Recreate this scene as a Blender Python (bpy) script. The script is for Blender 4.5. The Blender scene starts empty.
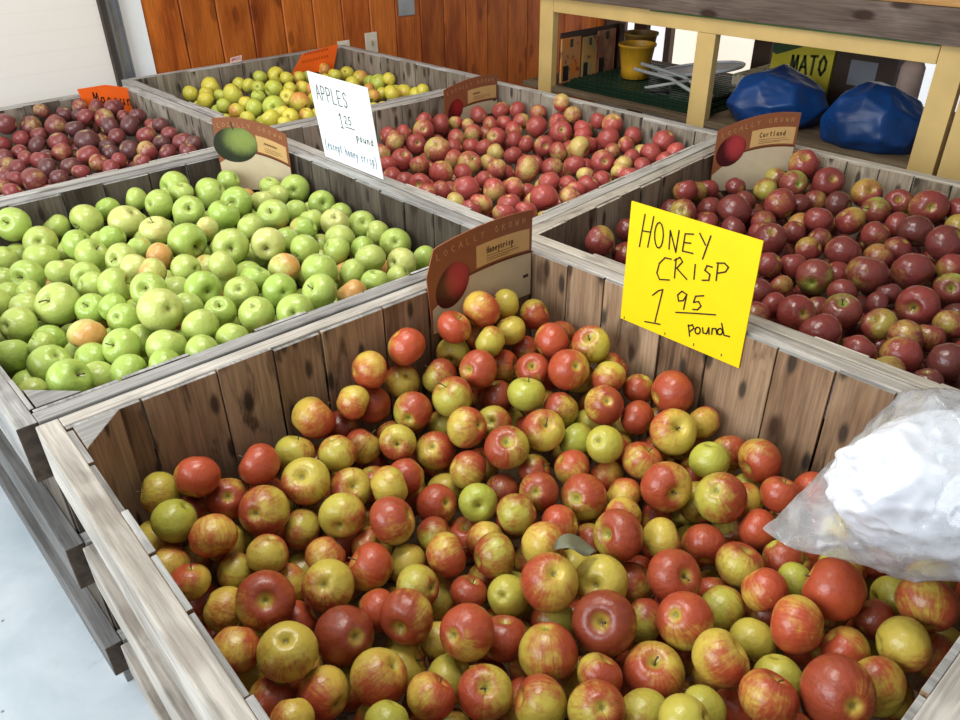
import bpy, math, random
from mathutils import Vector, Matrix, noise
R = random.Random(7)
COL = bpy.context.scene.collection
HR = 0.72            # height of the bin rims above the floor
DATA = {}
DATA['A']='''471,1138,-155,47,46,-3,20,o0;618,1142,-104,42,48,-12,-9,o0;714,1138,-83,44,18,-23,-40,o0;700,1141,-167,41,3,30,-40,k2;615,1136,-189,43,-44,19,13,r0;553,1114,-141,38,30,-35,-18,y0;653,1046,-178,43,39,31,-8,b2;772,1099,-168,42,-21,39,23,b0;833,1119,-75,41,19,-14,44,o0;1007,1133,-83,37,-41,28,-5,y0;845,1139,-155,41,-39,-31,-3,k1;892,1063,-111,37,-19,40,22,y0;968,1077,-118,38,-6,22,44,y0;820,1026,-136,45,45,7,-20,r2;733,1009,-160,46,-16,19,43,b0;922,1050,-182,38,23,-41,16,o0;855,1001,-212,41,-1,-13,-48,d0;399,1094,-180,40,26,10,41,y0;465,1047,-187,40,2,-15,-48,b0;536,1067,-221,40,38,1,32,b0;373,1010,-184,47,-19,-20,42,y1;314,1066,-145,41,-30,29,27,r0;319,1074,-227,40,-31,-33,-22,o0;245,1073,-191,41,11,33,-36,r2;228,1150,-174,39,26,-29,-32,r0;584,1008,-201,39,-27,-35,24,k1;649,969,-235,43,26,20,-38,k2;446,976,-222,41,-10,-35,34,k1;490,910,-201,40,46,-18,8,k0;554,943,-233,39,-42,7,-26,r0;701,926,-178,44,-14,41,-25,r2;780,932,-211,40,29,23,-34,k2;657,876,-234,41,32,-28,-27,b0;697,819,-277,39,-19,-36,-29,d0;569,867,-267,42,-5,40,-29,r2;622,806,-253,39,-26,-36,23,g1;723,1029,-242,39,21,12,44,b0;612,1074,-245,40,41,-27,-7,d0;536,1146,-212,39,-27,-18,-38,d0;921,1126,-65,46,42,-1,27,o0;1063,1093,-117,39,32,-31,22,b0;1021,995,-133,45,45,-11,18,o0;1063,914,-124,45,-24,-9,43,k1;973,896,-142,48,12,36,-32,r2;939,975,-165,40,-25,-21,37,r1;871,926,-176,43,17,5,47,g0;1007,1065,-184,38,-9,49,6,b0;967,788,-178,44,21,27,-37,p2;1037,838,-165,41,20,-38,-26,b0;1103,878,-189,39,30,-25,31,r0;920,866,-206,40,-28,16,-38,b0;1092,792,-196,37,-15,6,-47,b0;1097,710,-168,49,46,-20,5,r0;1024,739,-215,39,-3,49,8,r0;1024,650,-204,50,-15,-26,40,y1;1111,634,-215,38,4,45,22,o0;971,826,-252,38,-48,-2,-15,y0;828,833,-200,46,-11,-24,42,k1;897,796,-243,41,-4,45,22,g0;892,722,-206,40,37,1,-34,g2;936,657,-236,43,19,-12,45,r0;1019,556,-218,41,-10,-11,-48,g0;1097,556,-243,41,28,33,25,b0;1077,480,-206,46,-46,14,-14,r0;896,570,-224,51,-22,-42,15,k1;935,476,-213,50,30,2,-40,b2;1020,404,-211,37,19,-1,46,r0;829,751,-249,39,26,-29,-31,o0;890,708,-287,41,-5,46,18,o0;782,677,-252,47,41,10,-27,b2;859,638,-269,38,20,-41,-19,o0;778,807,-264,37,27,-33,26,b0;715,734,-235,40,33,19,-32,b2;734,843,-201,47,-18,-18,43,b1;663,751,-292,38,47,11,13,b0;798,591,-254,39,-14,48,-3,k0;1009,461,-258,37,-14,40,27,o0;273,989,-181,47,33,26,-28,b2;174,975,-164,41,-11,-41,-27,o0;328,965,-245,40,-36,32,12,b0;233,906,-196,37,-22,-8,-44,b0;184,943,-234,34,42,-14,-23,b0;136,888,-242,38,34,-28,-24,y0;182,823,-203,49,-11,-32,36,p1;248,885,-267,38,49,8,-6,o0;320,870,-239,39,-44,0,-24,r0;280,797,-221,45,22,23,-38,k2;158,711,-197,46,4,13,-48,y2;387,914,-211,44,-34,-36,3,y1;414,871,-280,40,15,-35,32,y1;367,801,-242,43,-30,28,29,o0;444,837,-207,46,-34,30,-21,r0;438,796,-282,39,23,-39,-21,y0;404,715,-250,40,-16,44,-19,b2;484,737,-247,42,44,-19,15,r0;584,743,-282,39,-31,-30,-25,y0;547,679,-248,43,48,-13,-5,b0;475,667,-279,34,26,-2,43,b0;557,639,-322,41,43,12,-22,g2;252,707,-239,49,-3,40,-30,d2;330,734,-267,37,44,-24,-5,o0;341,661,-224,46,-42,-25,10,p1;250,611,-242,45,-26,22,-37,k2;387,570,-219,45,41,5,-28,r2;382,640,-298,32,22,-40,-20,y0;455,556,-279,41,17,14,45,r1;179,657,-263,41,-3,49,-8,o2;105,778,-213,40,-30,-29,-28,o0;125,781,-288,37,30,20,35,y0;118,707,-272,38,32,10,37,r0;115,634,-233,33,-23,-33,-30,y0;286,535,-245,38,40,-3,30,o0;355,492,-257,43,-11,-15,46,k1;214,542,-238,33,-37,-8,-32,g0;308,637,-301,41,39,-20,25,y0;202,1015,-230,40,-37,5,-34,y0;223,814,-279,37,46,-12,17,o0;514,808,-272,38,39,-29,13,b0;347,567,-294,39,35,-17,31,y0;636,713,-228,41,-37,26,-22,b0;620,630,-233,43,7,-49,-8,o0;695,658,-255,39,-28,35,-22,o0;728,547,-224,48,-42,11,24,b1;802,505,-252,40,34,-33,17,k0;865,455,-270,41,-35,-29,-20,r0;959,402,-258,39,-2,49,8,o0;743,618,-304,39,-46,20,4,b0;553,550,-214,50,7,18,-46,k2;642,512,-250,48,-40,-13,27,y1;512,608,-265,37,33,13,-36,g2;716,498,-299,41,-31,24,-31,b0;735,432,-241,48,-6,-36,34,p1;569,444,-234,53,-30,-11,38,d1;668,363,-236,47,32,-7,-38,r2;766,354,-279,43,1,-46,-21,b0;848,374,-250,43,19,-3,46,b0;807,307,-224,39,-7,-40,-29,o0;875,286,-239,33,-20,39,-24,g0;758,227,-199,46,-13,47,-13,o0;471,474,-247,49,-12,-19,-45,r2;579,350,-275,49,-7,-1,50,k1;497,392,-247,36,31,2,39,b0;634,278,-219,45,31,-23,32,y0;662,431,-291,39,13,-42,-24,b0;739,278,-265,38,-40,-16,-26,y0;398,418,-246,43,-33,34,17,b0;435,346,-217,42,13,22,-43,r2;558,252,-242,37,-22,45,6,g0;498,247,-198,37,-23,34,-28,k0;618,192,-206,42,30,0,40,r0;688,209,-244,38,-16,-23,-41,g0;557,540,-305,41,-28,-25,-33,b0;500,311,-257,41,-18,-47,-2,b0;634,236,-293,38,-35,-10,-35,r0;661,587,-294,41,36,30,16,y0;923,334,-256,37,7,-35,-35,b0;1091,374,-228,41,11,-40,28,o0;855,219,-189,52,-11,48,10,o0;804,163,-237,37,-9,43,24,o0;846,104,-204,42,33,-37,5,y0;933,109,-189,46,38,26,20,r0;894,159,-239,34,10,49,5,d0;683,126,-187,52,27,33,-26,p2;765,101,-216,39,26,42,8,y0;1069,495,-289,38,-4,-43,-25,y0;967,161,-247,38,-38,32,-5,g0;149,1130,-156,39,-43,17,19,y0;204,1083,-121,41,35,26,25,o0;140,1051,-161,40,-36,7,-34,g0;111,945,-205,34,19,10,45,o0;251,961,-259,38,-5,25,43,b0;102,1017,-224,40,-20,39,24,o0;118,1098,-225,42,16,7,47,y0;349,1147,-213,40,40,-8,29,r0;229,1064,-284,37,-13,-43,-22,y0;1088,224,-291,41,12,-28,-40,r4;924,78,-272,43,-40,-9,-29,k4;1109,174,-233,38,29,32,25,r4;1059,292,-253,38,-49,5,-9,k4;108,844,-356,45,44,5,-23,o4;1040,134,-232,40,39,21,24,b4;103,1022,-336,40,24,-42,-12,b4;113,929,-350,41,40,-30,2,o4;988,254,-264,42,34,30,21,b4;1053,397,-295,38,-8,43,25,o4;1003,326,-302,40,42,15,-23,b4;1021,79,-331,38,45,-8,21,k4;875,101,-351,40,0,-35,-36,r4;1089,115,-292,39,-33,37,-2,r4;1111,328,-308,45,45,-4,21,o4;128,963,-279,39,-47,7,-14,k4;452,727,-325,42,4,-30,-40,k4;815,105,-286,39,-38,28,16,b4;966,534,-282,44,-30,-39,-9,k4;809,223,-284,39,-21,-39,23,o4;631,916,-303,42,-40,-30,5,k4;589,811,-331,44,2,-2,50,o4;152,1073,-295,40,6,-47,-17,r4;652,159,-292,38,33,36,-10,b4;518,428,-319,45,1,-25,-43,o4;229,678,-321,38,47,17,-1,r4;191,762,-325,40,-19,20,-42,o4;904,588,-334,40,-17,46,8,r4;495,530,-358,40,-3,46,-20,o4;1003,470,-337,43,-34,7,36,k4;305,523,-344,40,31,-16,-35,k4;821,396,-325,39,27,30,29,o4;488,907,-290,41,-35,-35,-7,r4;230,600,-325,39,18,16,-44,b4;302,935,-322,44,9,48,-12,k4;412,466,-316,43,-16,46,10,r4;197,1140,-245,38,-43,25,-8,r4;282,462,-282,39,-48,11,-6,r4;634,662,-310,39,-29,-17,37,r4;511,1001,-265,40,0,-12,-49,k4;737,88,-335,43,-45,-10,19,k4;161,683,-367,39,18,28,37,b4;446,586,-411,39,5,47,-16,r4;1040,593,-286,39,16,-26,-39,r4;823,469,-349,37,41,-20,-20,b4;610,405,-364,43,17,13,45,k4;581,987,-311,45,25,-36,24,k4;1092,1034,-167,42,-6,-50,0,k4;237,525,-304,38,-7,-12,48,b4;294,1025,-283,38,26,36,-23,b4;410,645,-373,39,-28,24,-34,o4;973,750,-278,41,-9,47,15,r4;835,1077,-225,38,-27,-41,11,o4;684,373,-342,40,-43,-7,25,r4;981,578,-373,38,-41,-28,6,k4;1036,919,-203,38,25,43,-7,k4;831,302,-304,44,47,10,13,b4;774,531,-342,38,14,-46,-14,o4;634,316,-372,41,16,1,-47,r4;343,862,-314,39,-9,13,47,r4;900,234,-286,39,39,22,21,r4;354,696,-350,40,25,-37,23,k4;565,1093,-306,39,-29,33,23,o4;157,564,-279,41,-42,-11,-24,r4;722,905,-275,39,-10,13,-47,o4;675,304,-301,39,-8,-47,-14,r4;396,555,-355,40,-41,29,1,k4;447,1113,-241,38,-4,2,50,b4;291,778,-313,38,24,-42,-13,b4;561,719,-352,38,9,-48,12,r4;880,983,-286,38,-48,-3,-15,b4;921,428,-323,40,-46,-4,-19,o4;1036,871,-268,42,-22,43,-13,o4;859,895,-260,44,47,13,11,b4;315,819,-379,43,19,29,36,k4;339,533,-415,39,-6,-21,-45,b4;1105,661,-288,40,44,22,7,k4;651,1067,-313,38,-22,-41,-18,r4;938,1138,-161,41,-37,15,-30,k4;1025,692,-282,38,-11,-42,-25,b4;683,992,-311,42,-36,-7,-34,b4;399,1024,-266,39,48,-8,-13,b4;730,146,-273,42,-20,-46,-5,k4;1009,989,-218,38,10,-49,0,o4;816,659,-333,41,-4,30,40,r4;918,160,-312,39,18,-30,36,k4;147,757,-403,44,20,42,-19,b4;1047,791,-269,38,-36,17,-31,k4;532,598,-392,41,-40,30,-6,k4;1103,160,-359,42,-36,12,33,r4;688,1100,-239,40,-38,4,33,o4;390,943,-309,41,31,1,-39,r4;174,867,-310,39,20,-44,-12,k4;673,464,-370,41,22,-1,45,r4;496,711,-391,38,18,-4,-46,k4;1095,732,-254,39,12,28,40,k4;621,546,-356,40,-1,35,35,r4;614,618,-395,42,15,32,-35,o4;895,435,-400,42,-49,-9,-8,b4;381,764,-323,37,-10,-45,-18,r4;920,507,-354,44,-6,-35,35,k4;559,847,-400,39,25,31,-30,k4;934,941,-242,43,-10,-25,-42,b4;745,431,-334,40,-2,-19,46,r4;346,1106,-294,39,-6,-11,48,k4;921,842,-310,39,-38,-7,-31,o4;471,974,-333,40,-1,30,-40,o4;600,473,-318,39,-1,47,-16,k4;845,534,-313,38,-16,-47,-2,r4;473,611,-337,40,26,-11,-41,k4;745,303,-345,43,2,37,34,r4;96,717,-344,38,-8,10,-48,k4;555,670,-418,39,6,36,35,o4;1089,678,-367,42,-16,-9,-47,o4;968,615,-298,38,-7,6,-49,r4;491,1073,-291,39,42,5,26,k4;947,1025,-255,42,-44,19,15,k4;1111,581,-319,40,-12,-40,-27,o4;319,599,-373,41,-12,-45,17,k4;772,962,-335,39,-48,-11,-10,k4;1115,266,-370,41,-38,28,15,b4;715,690,-330,38,23,37,-24,o4;1041,267,-339,39,9,37,33,r4;977,225,-349,38,-44,-8,22,r4;721,523,-398,38,-18,-18,43,k4'''
DATA['G']='''270,2376,-41,49,-30,-31,26,n1;307,2297,-80,46,12,45,-19,n2;378,2388,-84,40,-24,15,41,n0;452,2337,-65,49,-44,-13,-20,n0;531,2394,-68,38,10,-27,-41,n0;622,2396,-60,37,-42,22,15,n0;746,2388,-46,48,-49,-10,5,n1;648,2282,-52,45,45,17,-12,n2;732,2303,-44,37,6,-8,49,n0;820,2295,-65,52,-35,31,-18,n0;682,2143,-46,47,-12,-41,27,n1;744,2045,-47,47,17,-12,45,n0;522,2204,-51,51,-22,24,-38,y2;546,2048,-41,45,-6,-4,50,y1;573,1910,-39,53,16,-46,-9,n1;655,1969,-44,37,-36,19,29,y0;366,2156,-63,43,39,-24,20,n0;447,2114,-55,39,-41,21,-20,n0;366,2042,-55,43,27,-26,33,n1;411,1941,-47,42,-40,-22,20,n1;472,1991,-56,37,31,-30,-24,n0;486,1885,-47,38,-37,30,16,o0;276,2182,-85,47,13,23,42,n0;249,2359,-126,40,43,-17,-19,n0;207,2296,-101,39,-34,9,-36,n0;218,2107,-92,46,-36,-30,17,n1;280,2025,-72,38,17,19,43,n0;315,1935,-62,37,-23,-41,17,n1;305,1861,-60,37,43,3,-25,n0;338,1789,-44,44,40,-29,7,n0;413,1857,-49,40,45,14,17,y0;429,1781,-36,37,-34,17,32,o0;502,1754,-42,39,-21,45,-9,n2;377,1669,-25,43,-25,-34,27,n1;447,1698,-61,40,-14,-8,-47,n0;483,1621,-43,46,0,-49,8,n1;171,2188,-114,37,-20,-4,-45,n0;152,2052,-108,40,-39,25,18,n0;114,1983,-88,40,-39,28,13,n0;216,1832,-67,53,-33,-16,34,n1;190,1989,-89,35,47,-13,12,n0;267,1757,-69,37,-24,-23,37,n1;297,1694,-52,34,50,4,-2,n0;294,1622,-51,37,29,27,-30,n2;348,1523,-10,49,-8,46,-18,y2;417,1566,-49,40,-22,-32,-31,n0;463,1490,-44,37,-7,-22,44,n1;397,1445,-40,42,-8,39,30,n0;214,1625,-63,41,-39,-13,-28,o0;244,1494,-49,41,-38,-11,31,n1;298,1546,-78,38,48,-12,6,n0;313,1433,-52,43,36,16,31,n0;121,1825,-84,44,41,21,-20,n2;74,1719,-100,40,9,27,41,n0;133,1684,-80,31,-28,12,40,n0;122,1589,-83,46,-19,26,-39,n2;118,1426,-42,44,28,-32,26,n1;177,1468,-86,40,-32,-31,-23,n0;221,1407,-60,39,32,-36,-13,n0;66,1540,-97,29,14,-30,-38,n0;191,1544,-79,37,46,-6,-19,n0;435,1375,-52,37,-28,-13,-39,n0;360,1361,-50,38,-31,39,5,n0;281,1359,-49,37,-43,25,-5,n0;163,1917,-89,40,5,-12,-48,n0;918,2371,-69,40,-32,32,-21,n0;1019,2284,-91,38,7,-6,49,n0;1067,2207,-90,50,27,41,-12,n2;984,2170,-83,38,36,-19,-29,n0;827,2131,-53,49,-32,-35,17,n1;914,2133,-75,40,5,11,48,y0;862,1970,-59,49,-27,-27,32,n1;946,1997,-78,40,18,-36,-30,n0;1073,2054,-100,44,-14,-45,16,n1;878,1830,-67,41,-34,29,-22,n0;758,1913,-50,38,1,-18,-47,n0;954,1918,-87,39,1,16,47,n0;989,1842,-79,45,15,30,-37,y2;1081,1957,-106,36,11,-12,-47,n0;1074,1833,-105,43,-15,-41,25,n1;1073,1749,-110,40,-44,20,12,n0;645,1799,-37,48,-20,-45,9,n1;728,1751,-40,47,-30,-40,-1,y1;803,1787,-66,40,-45,19,-10,n0;801,1693,-58,42,-46,-10,-17,n0;928,1723,-76,45,-24,-24,-37,n0;872,1654,-71,40,38,-14,-30,n2;1069,1657,-112,48,24,35,-26,n2;947,1641,-88,38,32,-39,1,n0;913,1556,-76,43,2,-15,-48,n0;990,1523,-102,43,46,6,-18,y2;1080,1539,-122,37,-13,45,18,n0;689,1605,-47,41,14,-8,-47,o0;748,1531,-47,47,-18,-4,-46,n0;826,1509,-73,38,27,-38,-17,n0;573,1702,-39,39,46,-10,17,n0;614,1491,-43,41,8,48,-10,n2;676,1415,-41,44,-39,0,32,n1;539,1537,-39,40,19,32,-33,n2;607,1589,-48,37,25,-13,41,n0;754,1402,-72,40,-9,31,38,o0;841,1431,-77,37,9,1,49,n0;515,1420,-41,42,15,20,-43,n2;580,1363,-39,43,24,39,-20,n2;926,1450,-101,36,33,-29,24,n0;222,1349,-119,43,-8,47,-15,o4;124,1369,-107,39,36,3,34,n4;166,1347,-176,37,-8,-44,-23,n4;322,1358,-117,39,-3,38,-32,n4;495,1348,-92,39,-35,0,36,o4;399,1354,-121,37,34,32,-18,o4;443,1348,-184,39,2,-49,-11,n4;575,1342,-129,37,-27,-36,-22,n4;792,1344,-126,39,4,21,45,n4;79,1459,-247,38,-27,-42,3,n4;533,1351,-191,37,28,-40,-12,n4;108,1411,-180,38,7,-12,48,o4;631,1354,-185,42,40,4,29,n4;873,1345,-124,41,-32,-33,19,o4;641,1347,-90,37,43,5,26,n4;92,1451,-117,37,36,-21,28,n4;711,1350,-127,37,15,15,45,n4;979,1343,-156,39,-13,25,-41,n4;179,1423,-151,38,17,46,10,n4;79,1552,-177,40,8,46,-17,n4;274,1389,-170,37,46,-9,-18,o4;993,1422,-147,41,1,-30,40,n4;490,1403,-152,40,7,-39,30,o4;722,1348,-206,43,14,35,-33,n4;394,1411,-179,41,-50,0,6,n4;907,1344,-198,39,-38,-8,31,n4;69,2236,-176,42,-22,-14,43,n4;75,1660,-151,37,45,-21,4,n4;1070,1473,-167,41,-11,-32,36,n4;159,1755,-112,39,45,20,-9,n4;95,1906,-137,38,30,-40,5,n4;70,2055,-221,37,18,-28,-37,n4;95,2097,-153,42,37,-8,-32,n4;76,1735,-227,40,5,50,4,n4;85,1892,-251,40,45,11,20,n4;1056,1388,-181,38,-25,35,-26,o4;71,2158,-208,38,-23,32,-31,n4;157,2340,-162,41,-42,0,-27,n4;99,2014,-162,39,49,7,6,o4;569,1420,-155,40,-35,-13,-33,o4;83,1638,-223,39,3,29,41,n4;253,1452,-127,42,-20,45,9,n4;71,2294,-274,40,-9,-45,19,n4;798,1336,-234,39,-38,23,23,n4;725,1820,-97,41,-22,36,-27,n4;82,2324,-185,39,44,20,13,o4;159,2260,-152,38,-29,5,-40,n4;194,1424,-227,38,30,-39,-8,n4;806,1462,-138,40,13,1,48,o4;579,1833,-91,38,-23,3,44,o4;730,1484,-115,38,-6,-38,31,n4;653,1737,-100,38,-8,40,-29,n4;81,1770,-158,37,-32,36,-14,n4;839,1384,-189,38,-33,-4,-38,o4;626,1657,-77,39,-32,37,10,n4;441,1442,-107,37,-49,-1,-10,n4;112,1957,-215,39,-42,16,-21,n4;188,1667,-126,38,-38,25,19,n4;79,2200,-271,38,18,-40,-24,o4;609,1421,-88,38,-33,33,18,n4;544,1478,-99,38,-20,28,-36,n4;877,1499,-136,37,-3,-49,10,n4;962,1499,-179,41,27,3,-42,o4;476,1490,-164,38,27,5,42,o4;663,1890,-82,40,24,21,38,n4;388,1499,-175,39,-29,29,29,o4;213,1518,-163,41,40,30,5,o4;333,1440,-135,39,-21,-28,-35,n4;761,1403,-164,37,42,-21,-16,o4;450,2228,-104,40,-11,-5,-49,n4;129,1517,-127,38,37,-27,20,n4;925,1825,-134,41,-30,40,3,n4;1056,1583,-183,41,6,-46,18,o4;668,1413,-138,39,-9,12,48,n4;992,1362,-231,39,-7,-23,44,n4;365,2228,-111,43,-1,50,6,n4;232,1733,-130,37,-3,43,-26,n4;233,1898,-191,37,25,-42,-10,n4;168,1861,-145,40,23,26,36,n4;902,1409,-158,37,24,41,-16,o4;648,1585,-197,41,-3,27,-42,n4;532,2114,-93,40,41,-21,20,n4;348,1728,-104,41,-34,10,35,n4;800,1681,-138,37,-20,-30,-34,n4;300,1457,-204,38,46,-19,4,o4;362,1613,-86,40,30,38,11,n4;828,2049,-102,38,-22,22,-39,n4;406,2099,-120,39,-37,-10,-32,n4;276,1660,-117,37,-40,3,-29,n4;269,2070,-147,37,26,-16,40,n4;748,1481,-189,38,-7,-40,29,n4;320,2118,-117,37,-26,-7,42,n4;955,2340,-129,36,-38,-32,8,o4;626,1975,-112,37,-41,-28,7,n4;576,1751,-122,41,34,31,21,n4;135,1490,-201,40,23,39,-21,n4;903,2269,-103,42,46,-16,11,n4;602,2150,-88,38,-32,34,-18,n4;392,2312,-128,41,-5,-34,37,n4;136,2191,-183,39,2,49,11,n4;202,1793,-165,38,-6,-49,-4,n4;725,1678,-93,42,-31,-31,24,n4;751,2150,-104,43,22,38,24,n4;416,2015,-112,37,10,-42,25,n4;287,1813,-123,39,29,-41,-5,o4;576,2396,-129,37,-9,20,45,n4;101,1843,-185,39,31,39,7,n4;128,2346,-245,37,49,-7,10,n4;651,1493,-161,40,-6,50,-1,n4;782,1605,-105,42,-33,-2,38,o4;703,1970,-101,37,-27,-17,38,n4;647,1537,-98,37,23,-44,4,n4;482,1534,-102,38,-33,-36,12,n4;136,1612,-167,41,-39,-28,-14,n4;308,1595,-145,39,-2,-24,44,n4;579,1669,-143,42,-7,-10,49,n4;302,1964,-170,42,48,-10,8,n4;956,1572,-226,37,-31,-15,37,n4;158,1883,-223,37,-22,-13,-43,n4;1045,1385,-285,40,21,-24,-38,n4;999,1733,-141,37,-16,47,5,n4;860,1596,-121,37,17,45,14,o4;360,1499,-94,37,-49,9,-5,n4;370,1955,-113,37,-38,30,-14,n4;862,1719,-125,37,-38,30,-11,n4;550,1609,-96,39,-5,35,35,o4;332,2029,-129,39,27,17,-39,n4;1040,1788,-171,38,9,-44,22,n4;386,1804,-119,37,5,-40,-29,o4;255,2145,-162,41,-39,-9,30,o4;744,1649,-185,42,38,-28,-16,n4;918,1443,-225,40,18,5,-47,n4;525,1550,-175,37,-43,7,-25,o4;145,1804,-234,37,4,12,-48,o4;172,1563,-221,40,-38,-24,-23,n4;563,2281,-92,44,17,11,46,n4;697,2219,-92,42,-49,7,8,n4;675,2367,-103,37,-12,18,-45,n4;1071,2126,-149,40,25,23,-37,n4;783,1983,-101,41,-1,22,-45,n4;774,2393,-132,42,21,-8,45,o4;433,1640,-111,37,-8,-12,48,o4;756,2061,-134,42,33,30,-23,n4;413,1565,-133,43,31,23,-32,o4;723,1569,-145,37,39,10,-30,n4;672,1930,-156,37,-9,40,-29,n4;1026,1520,-229,42,11,-48,11,n4;315,1523,-170,37,3,-50,-1,o4;576,1494,-184,38,24,16,40,n4;613,2044,-88,37,31,32,-24,n4;870,1895,-112,39,-41,-29,-1,o4;466,1816,-93,38,-48,12,-5,n4;967,1591,-147,41,-36,33,-12,o4;747,2305,-118,38,20,-12,44,n4;548,1980,-100,42,21,-14,-43,n4;478,2384,-134,38,16,-6,47,n4;619,2222,-114,38,25,19,39,n4;944,1677,-162,44,-3,-14,-48,o4;631,2294,-135,37,-45,18,-11,n4;941,2252,-170,37,-42,-17,22,n4;797,1555,-171,39,3,-16,47,n4;1052,1446,-238,37,-8,27,-41,n4;686,1703,-169,38,18,-38,-27,n4;862,1660,-194,42,18,15,44,n4'''
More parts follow.
